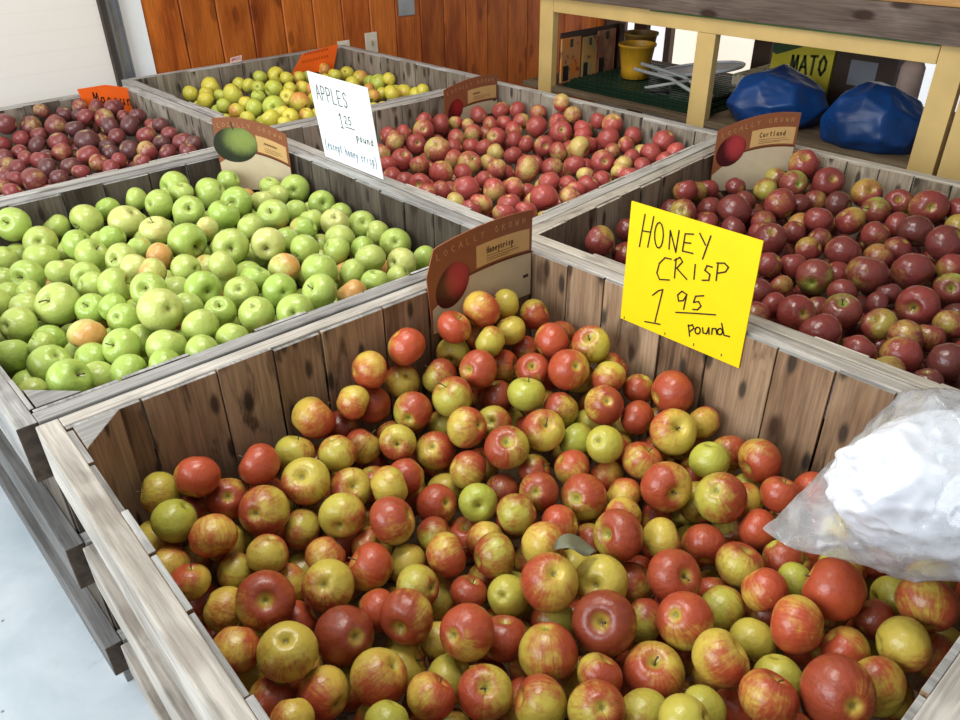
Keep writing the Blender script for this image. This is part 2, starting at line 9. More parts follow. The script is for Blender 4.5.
DATA['Pu']='''568,3620,-52,43,-44,23,1,p0;654,3620,-77,45,-40,1,31,p0;714,3633,-27,33,-28,-11,-40,p0;796,3633,-59,36,11,-12,47,d0;866,3635,-39,36,49,0,-8,r0;843,3502,-54,39,25,-36,-24,p0;836,3575,-59,33,37,-27,21,d0;897,3440,-57,42,-44,-5,22,r0;958,3511,-39,36,44,-5,23,p0;884,3358,-73,41,50,6,3,d0;724,3510,-66,45,-12,-9,-48,p0;740,3589,-74,36,49,-3,-6,r0;772,3441,-76,39,2,5,50,d0;947,3299,-69,44,37,-31,-14,d0;1007,3362,-54,37,-1,12,49,d0;970,3422,-63,33,37,-26,21,p0;874,3268,-95,38,43,-19,-17,p0;658,3542,-97,34,-5,6,49,p0;596,3572,-107,35,-22,-15,-43,r0;619,3440,-113,39,38,-30,-12,d0;690,3402,-104,41,11,2,-49,y0;764,3286,-90,50,3,1,-50,d0;830,3328,-115,32,27,-17,38,y0;960,3175,-89,41,-1,28,41,r0;1023,3278,-84,35,-50,-4,2,r0;1038,3211,-69,35,14,29,38,d0;1036,3131,-90,36,15,-37,-30,p0;1041,3016,-99,43,-5,11,48,p0;981,3086,-102,36,12,6,-48,d0;817,3225,-111,33,15,4,48,d0;801,3152,-118,35,12,5,-48,d0;859,3104,-108,40,42,-3,-27,d0;900,3030,-109,43,47,0,18,y0;958,2977,-113,35,-34,3,37,p0;1004,2890,-97,33,11,-7,48,p0;1051,2940,-89,34,44,-4,-23,d0;660,3273,-113,39,-15,29,38,r0;721,3160,-114,45,-13,11,47,y0;724,3060,-123,38,26,-18,39,r0;788,3025,-120,34,-41,28,5,r0;553,3470,-132,34,25,-8,-43,r0;488,3442,-135,36,50,0,-2,p0;545,3358,-132,33,49,-11,-3,r0;575,3257,-125,40,16,10,46,r0;565,3140,-125,41,45,-21,1,d0;632,3089,-121,39,3,20,46,d0;638,2999,-123,33,5,14,48,y0;489,3252,-136,37,48,-14,-1,p0;478,3362,-142,34,-38,-19,-26,y0;428,3166,-132,39,47,-11,15,p0;483,3013,-119,47,-49,-4,-9,p0;386,3050,-123,30,-44,20,-10,r0;556,2975,-120,34,-34,-23,-29,d0;734,2966,-124,36,-47,13,10,r0;374,2841,-92,33,-38,20,-25,r0;527,3606,-122,37,-23,-8,-43,r0;850,2963,-119,32,18,2,-47,y0;441,3092,-130,35,39,-26,16,r0;916,3582,-40,36,-36,20,29,p0;610,3321,-135,34,48,8,-12,d0;374,2607,-79,36,-20,37,26,d4;451,2613,-95,36,26,43,5,p4;30,2657,-57,38,-18,2,47,d4;167,2605,-37,36,-27,19,-38,r4;202,2586,-104,36,-22,43,10,d4;84,2611,-27,34,8,49,1,p4;257,2614,-146,38,-26,5,-42,d4;89,2634,-93,35,41,27,-10,p4;117,2581,-127,34,0,7,49,r4;1012,2779,-157,34,-40,-28,10,p4;65,2658,-154,35,18,-17,44,p4;234,2620,-53,33,0,-28,-42,p4;803,2782,-152,34,40,-8,-29,p4;207,2660,-184,38,-32,23,31,p4;621,2605,-119,37,37,-33,-3,p4;35,2803,-70,38,-3,32,38,r4;901,2851,-154,40,-33,32,21,d4;626,2825,-149,36,48,14,4,p4;506,2681,-115,34,37,-15,31,p4;672,2945,-156,36,46,-12,16,d4;1007,2863,-164,39,42,19,20,p4;477,2836,-136,36,-38,-11,31,d4;530,2598,-111,35,-18,-19,42,r4;291,2587,-85,34,49,2,10,d4;809,2877,-154,33,40,30,-1,d4;158,2642,-118,35,-15,-32,36,d4;28,3080,-258,39,-34,-12,35,r4;542,2798,-136,39,17,-17,-44,r4;618,2689,-132,39,46,-17,-11,r4;25,3027,-182,37,-27,3,42,p4;719,2711,-142,37,-41,13,-26,p4;294,2660,-76,35,-42,5,27,p4;409,2645,-143,34,-49,5,7,d4;735,2804,-150,33,-9,48,13,d4;708,2881,-173,39,-30,-14,37,d4;907,2678,-154,39,21,19,41,d4;47,3098,-151,34,-25,-23,-37,p4;45,2950,-191,36,-47,-1,16,r4;914,2931,-156,35,-45,-21,-8,d4;280,3467,-197,38,-44,10,21,p4;581,2911,-151,35,6,7,49,p4;62,2852,-188,37,-1,-22,45,d4;169,2677,-55,37,-19,45,7,p4;417,3553,-181,37,-45,5,20,p4;355,3463,-190,36,16,45,16,p4;1025,2949,-155,35,41,18,-22,p4;506,2938,-160,40,-44,21,-12,r4;439,3472,-178,34,-5,37,34,r4;824,2689,-149,33,-47,12,-12,p4;418,3338,-178,38,41,-9,28,p4;844,3031,-165,34,41,22,18,p4;779,2939,-177,38,-34,36,-9,d4;365,3386,-185,34,6,-48,13,p4;361,3286,-180,33,-34,-30,22,r4;272,3564,-201,37,7,-28,-41,d4;1040,2682,-161,38,-8,-30,-39,d4;208,3486,-206,36,-46,-19,-6,p4;724,2604,-135,36,-42,25,-11,d4;353,2791,-139,36,-48,-13,-1,p4;397,2704,-103,38,-45,18,-13,p4;187,3607,-215,34,8,29,-40,p4;372,3208,-176,36,-8,38,-32,d4;932,2769,-160,35,-44,-22,11,p4;477,3610,-179,36,-39,-26,-16,p4;246,3172,-170,39,-8,-44,-22,p4;219,3248,-181,36,3,-1,-50,r4;138,3453,-213,34,-21,-27,36,d4;983,3032,-151,36,9,48,-10,r4;365,3601,-195,35,-12,-48,7,p4;71,2733,-162,34,5,42,-27,d4;331,2968,-142,34,-50,-4,-5,r4;347,3089,-161,35,47,16,-6,d4;996,3577,-52,35,-8,42,26,p4;162,3297,-190,37,-43,-21,16,p4;925,3002,-178,34,16,47,-5,d4;23,3147,-202,34,-34,6,-36,r4;489,2630,-162,37,-37,34,4,r4;298,2689,-192,38,-30,15,38,d4;76,3376,-198,37,-39,-27,15,d4;403,2904,-140,37,-41,-16,-23,p4;960,2622,-161,37,-14,45,-17,p4;201,3391,-200,35,-7,-21,45,r4;640,3041,-181,38,19,27,38,r4;342,2602,-144,36,28,-38,-18,p4;290,3247,-181,34,26,13,41,r4;420,2771,-124,36,24,42,13,r4;94,3268,-183,37,31,19,34,d4;252,3344,-190,34,-42,22,14,p4;93,2687,-42,33,-49,9,2,p4;153,3131,-162,36,-25,27,34,d4;112,3063,-149,39,-29,17,37,p4;748,3388,-151,34,-33,-37,2,p4;41,2926,-126,33,-18,45,-14,p4;39,2726,-100,33,14,-9,-47,p4;266,3028,-149,38,-6,-44,-23,p4;26,3228,-176,33,-49,-9,-5,p4;752,3525,-155,33,-35,-23,-27,r4;902,3085,-185,38,-7,-45,21,r4;854,3147,-185,39,-29,13,-38,p4;277,2841,-113,33,-18,0,47,d4;688,3484,-138,38,47,13,13,d4;247,3097,-163,33,-2,-35,-36,d4;161,3536,-219,34,-12,-9,48,p4;562,3061,-169,37,45,-16,16,p4;322,2885,-139,34,45,19,12,d4;351,3532,-205,35,-24,-23,-37,r4;865,3544,-116,35,21,-18,-41,p4;193,2868,-110,34,-14,23,42,d4;86,3155,-162,35,12,-21,-44,p4;857,2612,-152,36,13,-36,32,d4'''
DATA['Ye']='''1419,3783,-98,41,-38,33,1,y0;1521,3774,-81,50,44,-17,17,y0;1466,3710,-91,35,-7,11,-48,y0;1383,3537,-82,42,28,-30,-28,y0;1379,3347,-71,34,46,-14,-13,g0;1477,3574,-85,36,29,7,40,g0;1499,3490,-67,52,37,-21,27,o0;1665,3761,-86,36,25,-12,-42,y0;1667,3658,-78,36,-19,38,26,y0;1369,3200,-65,35,14,4,-48,o0;1461,3292,-65,34,-8,-1,-49,y0;1441,3175,-63,41,-37,32,10,g0;1797,3787,-76,37,24,12,42,g0;1882,3777,-81,48,10,-49,1,y1;1702,3472,-70,47,-49,2,-7,g0;1665,3559,-73,36,25,39,-19,g2;1557,3356,-66,36,7,-14,48,g0;1498,3103,-56,51,23,43,-10,g2;1649,3246,-63,41,-33,-34,16,y1;1751,3407,-68,35,-48,6,13,y0;1961,3684,-86,35,-2,-14,-48,o0;1826,3418,-77,38,24,7,43,o0;1632,3116,-64,50,-8,47,16,o2;1552,2927,-70,36,0,10,-49,o0;1473,2927,-62,39,33,34,-17,y2;1396,2950,-59,41,-24,18,40,y0;1418,2874,-66,31,21,8,44,y0;1890,3682,-81,36,28,17,38,y0;2027,3711,-100,37,5,-16,-47,g0;1832,3344,-75,35,-39,31,-1,o0;1735,3159,-74,37,-49,9,-7,y0;1340,3045,-63,33,-5,-10,-49,y0;1493,3018,-65,33,-10,32,37,y0;2169,3670,-106,39,17,-2,47,y0;2277,3722,-120,42,34,24,-27,y2;2275,3590,-122,44,34,11,35,o0;2143,3467,-110,38,-38,8,-31,y0;2280,3507,-135,40,17,42,-20,g2;2273,3421,-120,47,27,-3,-42,g0;2282,3297,-150,40,31,-30,-25,y0;2190,3194,-125,45,32,-19,33,y0;2286,3345,-92,35,-17,17,-44,y0;2277,3213,-136,45,-12,-11,-47,y0;2187,3272,-137,34,33,2,38,y0;2147,3326,-120,34,35,-35,7,o0;2087,3200,-120,32,32,14,36,o0;2290,3135,-130,33,25,-37,-24,y0;2289,3070,-107,35,-45,21,-8,y0;2181,3790,-96,37,-49,7,8,o0;2049,3576,-96,33,31,-19,-35,y0;1261,3017,-101,40,-41,26,11,o4;1498,2731,-112,36,1,43,-26,g4;1363,2770,-103,38,39,-28,-15,o4;1248,3133,-105,39,7,-29,40,y4;1280,2768,-110,35,-19,-43,17,g4;1257,2837,-179,36,44,-5,24,g4;1325,2721,-140,34,-41,-8,27,y4;1414,2723,-127,34,-36,34,-6,o4;1242,3023,-199,37,21,-42,-16,y4;1452,2799,-103,39,23,44,-3,o4;1311,2725,-208,35,-11,23,43,y4;1606,2728,-122,34,-40,-26,16,y4;1277,2928,-100,34,28,-39,15,y4;1676,2745,-130,35,-39,-27,-15,y4;1745,2761,-141,36,-35,-30,-20,g4;1236,3221,-236,35,-39,-30,-10,o4;1253,3263,-111,35,8,16,47,o4;1245,3182,-173,35,-38,7,31,y4;1246,3346,-118,38,5,-49,-6,y4;1257,2905,-161,33,-32,-28,27,y4;1542,2739,-176,36,-50,3,-6,g4;1290,2842,-101,34,18,-27,38,y4;1694,2949,-114,38,-11,38,31,o4;1783,2868,-131,38,31,7,-38,g4;1260,3485,-129,37,37,15,30,g4;1986,3063,-146,36,40,29,-3,y4;1254,2949,-218,36,9,47,-15,o4;1667,2818,-119,38,34,9,35,g4;1254,3295,-175,37,-43,-3,-25,y4;1282,3635,-141,38,-27,-12,-40,g4;1261,2771,-224,34,44,16,-18,y4;1268,3751,-160,37,34,25,-28,g4;1555,2775,-115,35,26,-41,-13,o4;1264,3087,-162,34,-47,-4,18,y4;2088,3005,-172,38,-6,-33,-37,y4;1998,2848,-172,38,-46,2,-20,y4;1670,3028,-108,38,-2,-24,44,y4;1237,3550,-168,34,-28,-31,-28,y4;1389,2724,-192,34,-18,-45,13,y4;1842,2823,-146,37,40,12,28,y4;1879,3019,-133,38,34,-22,29,o4;1342,2986,-103,36,11,-5,-48,y4;1236,3407,-153,33,36,33,13,y4;1318,2794,-162,34,39,-3,-32,g4;1888,3170,-122,39,-40,29,10,o4;2065,3092,-158,38,31,5,38,y4;1238,3301,-243,34,47,-18,4,y4;1783,3100,-117,35,-41,-14,25,y4;1803,3019,-122,38,39,-25,20,g4;1910,3380,-118,39,-9,47,-14,g4;1997,3204,-135,34,41,-9,-27,y4;1906,2790,-159,36,-39,-31,-4,y4;1592,2845,-111,34,1,-6,-50,g4;1816,2733,-152,39,21,23,-39,o4;1614,2911,-112,35,13,11,47,o4;2234,3109,-196,39,35,-6,35,y4;1769,2942,-128,37,34,-35,-10,g4;1965,2946,-155,37,30,-38,-13,g4;1335,3251,-110,33,25,20,-39,y4;1614,2788,-168,39,21,-44,12,y4;2001,3298,-132,34,17,1,-47,y4;1912,2871,-152,37,29,35,22,y4;1814,3163,-113,36,-37,33,9,g4;1707,2724,-193,33,-20,-33,-32,y4;2287,3038,-217,34,49,9,-5,g4;2003,3446,-129,34,44,-21,9,o4;2069,2916,-179,39,2,9,49,y4;1318,3340,-121,35,7,44,22,g4;1241,3677,-192,39,35,34,8,y4;2204,3010,-198,33,27,28,-31,g4;1928,3270,-121,33,10,-8,-48,o4;1391,2910,-127,34,36,-25,-24,y4;1234,3362,-202,34,30,-31,-26,y4;1297,3413,-117,34,31,31,-24,y4;2020,3379,-131,35,-30,12,-38,o4;2150,3078,-180,37,-41,28,-7,y4;2073,2838,-190,39,47,11,-12,y4;2077,3495,-136,38,25,29,32,g4;1884,3094,-130,36,29,-7,40,g4;1989,3134,-146,34,-23,-20,40,y4;1294,2976,-159,38,32,21,32,g4;1479,2736,-206,34,-11,34,35,o4;1330,3108,-103,35,29,27,-31,y4;1308,2906,-218,33,-15,-47,9,g4;1393,3439,-114,36,-6,-13,-48,g4;1415,2783,-166,35,-7,-49,-3,y4;1412,3051,-100,37,17,-19,43,g4;1839,2948,-140,35,-37,-33,5,g4;1932,3004,-183,35,44,7,-22,y4;1321,3696,-142,34,-43,-24,-9,y4;1384,2841,-117,36,-7,-38,-32,o4;1789,2795,-191,38,-15,6,-47,o4;1379,3609,-127,36,-31,-9,38,y4;1317,3572,-137,34,37,32,-11,y4;1287,3198,-116,38,-2,-35,35,g4;1470,2874,-120,39,30,33,23,y4;2056,3644,-131,37,8,11,48,y4;1709,2878,-125,33,-33,0,37,y4;2176,3424,-160,35,14,-11,47,y4;1722,2825,-166,34,-32,-17,-35,o4'''
DATA['Pi']='''1681,2526,-98,37,48,-13,0,p0;1541,2374,-108,37,-32,12,-37,p0;1653,2447,-100,45,-45,21,-2,p0;1758,2526,-105,37,30,-30,27,p0;1730,2410,-118,41,-19,-41,22,r1;1809,2459,-89,46,26,38,-19,p2;1863,2523,-74,38,-17,34,33,p0;1943,2514,-102,47,41,-28,4,r0;2026,2514,-110,32,14,15,46,y0;2042,2451,-113,33,-34,36,-9,y0;1733,2280,-113,53,24,26,-35,y2;1546,2258,-109,44,-2,-29,41,p1;1565,2178,-114,38,-2,25,43,p0;1468,2242,-107,36,46,-3,19,p0;1402,2044,-105,37,-35,34,-11,r0;1404,1969,-94,38,-34,-33,16,p1;1567,2057,-111,44,5,-3,-50,y0;1420,1877,-100,37,46,-11,16,r0;1347,1861,-88,37,43,-17,-19,r0;1821,2283,-125,36,-26,39,-17,r0;1730,2181,-129,39,-22,37,26,y0;1894,2356,-117,39,46,-1,20,p0;1973,2346,-112,41,-23,35,27,y0;2050,2350,-131,38,29,5,40,r0;1895,2267,-132,39,-8,-22,-44,p0;1898,2191,-122,37,-17,22,42,p0;2025,2260,-119,40,41,23,-18,y2;1888,2118,-123,37,29,-35,21,y0;1713,2071,-115,47,-4,-34,36,y1;2249,2470,-91,44,9,-34,-35,p0;2271,2391,-77,39,40,-20,-23,r0;2112,2388,-109,37,32,-26,29,p0;2186,2382,-115,37,-7,-5,-49,y0;2150,2504,-99,42,34,-16,33,p0;2219,2314,-102,39,-7,-26,-42,y0;2129,2265,-112,39,22,-38,23,y0;2208,2213,-102,49,19,-30,-35,p0;2273,2267,-67,37,27,9,41,p0;2048,2177,-118,37,-41,29,2,p0;2042,2104,-118,36,-37,28,19,r0;1909,2043,-121,38,8,-21,-45,p0;1811,1869,-112,52,-40,29,8,p0;2065,2030,-114,41,-28,-39,14,p1;1750,1964,-120,40,34,-17,-32,p0;1795,2056,-130,37,27,-18,38,y0;1629,1894,-115,33,21,-29,35,p0;1636,2015,-120,37,-37,17,-29,p0;1561,1773,-102,40,-44,21,10,y0;1497,1842,-100,47,2,-20,-46,p0;1635,1753,-108,37,-26,34,-25,y0;1407,1667,-84,38,10,0,49,o0;1472,1609,-85,38,0,6,50,r0;1350,1726,-85,38,-32,35,16,y0;1340,1637,-77,35,-16,18,-44,p0;1384,1538,-73,36,15,2,48,p0;1460,1524,-81,35,12,6,48,p0;1398,2121,-108,39,-30,14,37,r0;2273,2139,-3,37,41,-26,-9,y0;2266,2143,-84,43,-23,-40,19,y1;2207,2074,-97,48,-29,-31,26,p1;2273,2074,-40,37,17,27,38,p0;2266,2006,-85,43,20,-3,46,y0;2275,1941,-40,35,16,-5,47,r0;2267,1863,-35,43,10,23,-43,y2;2205,1953,-85,36,1,28,41,y0;2198,1822,-69,44,0,28,41,r0;2272,1765,-64,38,-15,47,6,r0;2205,1743,-81,34,-43,24,7,y0;2091,1871,-94,46,9,-48,-9,y0;2171,1891,-104,36,11,-10,48,p0;1894,1826,-113,41,-8,-15,-47,r0;2056,1946,-117,39,40,-23,18,p0;1955,1771,-107,41,6,21,45,p0;1888,1663,-101,31,21,22,39,y0;2027,1703,-93,43,-30,-37,15,p1;2137,1752,-93,35,-38,27,18,r0;2109,1639,-86,35,-6,45,22,r0;2040,1622,-89,35,18,-31,-35,o0;2178,1608,-76,41,-42,5,-27,r0;2050,1544,-80,34,-33,29,-23,r0;2266,1617,-49,44,-10,23,-43,r0;2126,1508,-71,35,10,-46,18,p0;2223,1534,-66,38,9,-49,-5,o0;1976,1578,-94,36,-38,5,-32,y0;1942,1516,-83,35,14,21,43,p0;1876,1574,-97,36,-14,44,-18,r0;1782,1642,-102,31,-40,14,-27,p0;1729,1562,-92,33,26,19,38,o0;1665,1531,-89,36,24,-31,31,p0;1754,1706,-106,39,4,13,48,p0;1595,1578,-86,47,-9,-35,-34,p0;1800,1575,-97,39,19,-26,38,r0;1274,1490,-92,41,-22,11,-44,p4;1328,1419,-107,40,-6,16,47,p4;1279,1781,-122,40,28,-42,0,p4;1654,1437,-113,40,-18,16,44,y4;1518,1413,-104,38,-12,30,38,r4;1275,1445,-168,37,36,34,6,p4;1402,1400,-92,36,41,6,28,y4;1794,1468,-119,40,-34,22,-29,p4;1269,1612,-111,37,23,-14,-42,y4;1902,1449,-154,38,-21,-33,31,y4;1276,1671,-229,39,-48,2,-15,p4;1272,2288,-136,41,22,-25,37,y4;1272,1732,-182,37,-22,42,-16,r4;1271,1949,-117,38,45,-22,0,y4;1384,1413,-161,36,34,-11,35,r4;1438,1404,-209,36,-14,-43,-22,p4;1272,1870,-141,38,-44,-15,18,p4;1975,1462,-116,37,-22,-37,-25,r4;1297,2090,-120,36,-27,-23,35,p4;1290,1540,-166,36,-24,18,40,p4;2067,1468,-117,38,-23,-4,-44,p4;1307,2214,-121,36,18,45,-10,p4;1271,2465,-103,36,-34,30,22,y4;1576,1417,-154,38,48,-11,9,p4;1308,1612,-184,40,41,-16,24,r4;1270,2196,-189,40,11,4,-49,p4;1294,2372,-114,38,3,-43,-26,y4;2175,1476,-119,38,42,-17,-20,y4;1270,1811,-195,39,43,24,-8,p4;1582,1463,-221,37,41,-17,-23,y4;1289,2430,-166,38,38,-33,-4,p4;1747,1437,-183,38,17,-18,43,r4;1276,2011,-175,36,26,43,-1,y4;1355,2295,-124,40,46,19,6,r4;1443,2495,-127,39,-7,-21,-45,p4;1387,2385,-126,40,14,-10,-47,r4;1656,1427,-232,36,1,39,32,r4;1510,1488,-120,37,-37,34,4,y4;1512,1457,-186,36,23,-40,19,r4;1388,2218,-138,37,37,-33,-4,p4;1524,2520,-134,40,41,29,0,p4;1442,2312,-138,41,-37,-31,-14,p4;2112,1489,-172,35,44,-14,19,p4;1913,1454,-235,40,23,-15,42,p4;1285,1938,-192,38,17,11,-46,y4;1465,2414,-135,37,32,33,-21,r4;1455,1437,-141,37,-8,15,-47,p4;1987,1485,-192,41,25,30,32,p4;1389,1482,-126,41,-47,14,-10,p4;1329,2510,-111,36,39,31,-2,y4;2141,1521,-233,39,47,0,-17,y4;1311,1682,-135,37,-27,37,20,p4;1333,1487,-203,37,38,30,12,r4;2210,1493,-212,37,-33,36,-10,r4;1335,1979,-141,36,19,-30,-35,y4;1281,2096,-206,41,32,2,-38,y4;1369,1550,-193,36,-28,36,-19,r4;1816,1981,-157,37,-25,34,-26,p4;1867,1511,-131,36,22,13,-43,r4;1426,1537,-237,36,-42,-5,27,y4;1703,1759,-144,35,-11,-45,-20,p4;1342,1571,-124,37,6,-39,-31,r4;1825,1484,-186,35,49,-10,2,r4;1342,1725,-208,37,49,6,-5,p4;1336,2238,-187,37,-28,7,41,p4;1739,1500,-232,36,1,-49,11,y4;1535,2440,-139,37,-43,-25,5,y4;1346,1826,-187,39,37,30,16,r4;1399,1787,-145,39,-40,-2,-30,p4;1413,1557,-137,35,20,-28,-36,r4;1949,1545,-163,36,40,-28,12,y4;1425,1477,-195,36,37,-30,16,y4;1418,1871,-183,37,6,25,43,r4;1617,2510,-148,41,-7,26,-42,r4;1713,1493,-139,40,6,-31,-39,y4;2123,1572,-134,36,-40,20,21,y4;1457,1657,-148,36,5,50,2,p4;1344,1904,-152,39,-34,25,26,p4;1392,1708,-151,39,42,-26,-9,p4;2036,1529,-150,36,40,25,18,p4;1937,1538,-239,37,0,-18,-47,y4;2150,1824,-148,41,-27,40,13,r4;1650,1671,-139,38,-26,-38,-20,y4;2048,1802,-145,36,-35,18,31,p4;1699,1600,-141,35,10,-29,-40,p4;1589,1497,-140,38,46,-12,16,y4;1951,1975,-155,41,-10,-25,42,p4;1309,2502,-196,37,22,45,-3,r4;1283,2281,-222,39,38,-26,19,p4;1804,1443,-243,37,48,1,-14,p4;2257,1710,-115,36,36,-33,10,y4;1808,1782,-160,38,42,-3,27,y4;1346,2069,-171,36,0,-23,-45,p4;1306,2341,-182,37,11,-47,-12,r4;1623,2216,-153,42,17,-25,39,r4;2015,1601,-155,39,-13,48,8,p4;1409,2166,-193,40,-34,32,16,y4;1327,2400,-231,42,-29,-35,20,y4;1458,1938,-139,38,-9,-47,-13,y4;1837,1612,-155,39,-23,41,-16,y4;1912,1782,-177,38,-3,-45,-22,p4;1751,1616,-195,41,24,8,43,p4;2134,1949,-139,39,-50,1,-3,y4;1864,2447,-152,38,-2,-43,25,p4;1542,1975,-153,37,-16,23,-41,p4;2186,2004,-147,37,11,49,-4,r4;1973,2050,-164,37,-36,10,-33,r4;1517,1583,-142,40,1,-5,-50,r4;1339,2140,-151,36,-18,-46,7,r4;1419,2019,-172,36,44,1,24,p4;1784,1545,-166,38,-48,14,-5,p4;2054,2053,-191,37,20,-38,26,r4;1939,1604,-206,37,-37,33,-1,p4;2117,2095,-148,38,29,2,-41,y4;1542,1672,-133,38,-23,15,-42,p4;1486,2036,-147,36,45,-19,9,r4;1934,1626,-136,36,16,35,32,r4;1820,1702,-151,41,-16,39,-26,p4;1732,2350,-173,37,41,6,-28,p4;2081,2287,-172,40,46,-16,13,r4;1704,2465,-169,38,-41,-27,6,p4;2030,1874,-170,39,7,4,49,p4;2239,1589,-125,36,-24,-42,13,y4;1696,1546,-193,36,-30,37,-15,p4;1472,1602,-209,38,-44,13,20,p4;1668,1956,-154,37,-38,-32,-7,p4;1567,1905,-148,37,-26,-4,-42,r4;1681,1836,-151,40,-19,31,34,p4;2255,1916,-131,39,-34,29,22,r4;1644,2070,-170,37,-6,1,50,r4;2188,2156,-162,36,9,-48,-8,p4;2272,2071,-152,37,21,-40,-20,r4;1991,2506,-174,37,45,23,2,p4;1517,2216,-173,38,-37,11,-32,r4;2111,2012,-172,35,-40,16,-25,p4;2022,1737,-165,35,23,-38,23,p4;2268,2185,-167,40,46,-4,20,p4;1495,1882,-173,36,-34,-37,0,p4'''
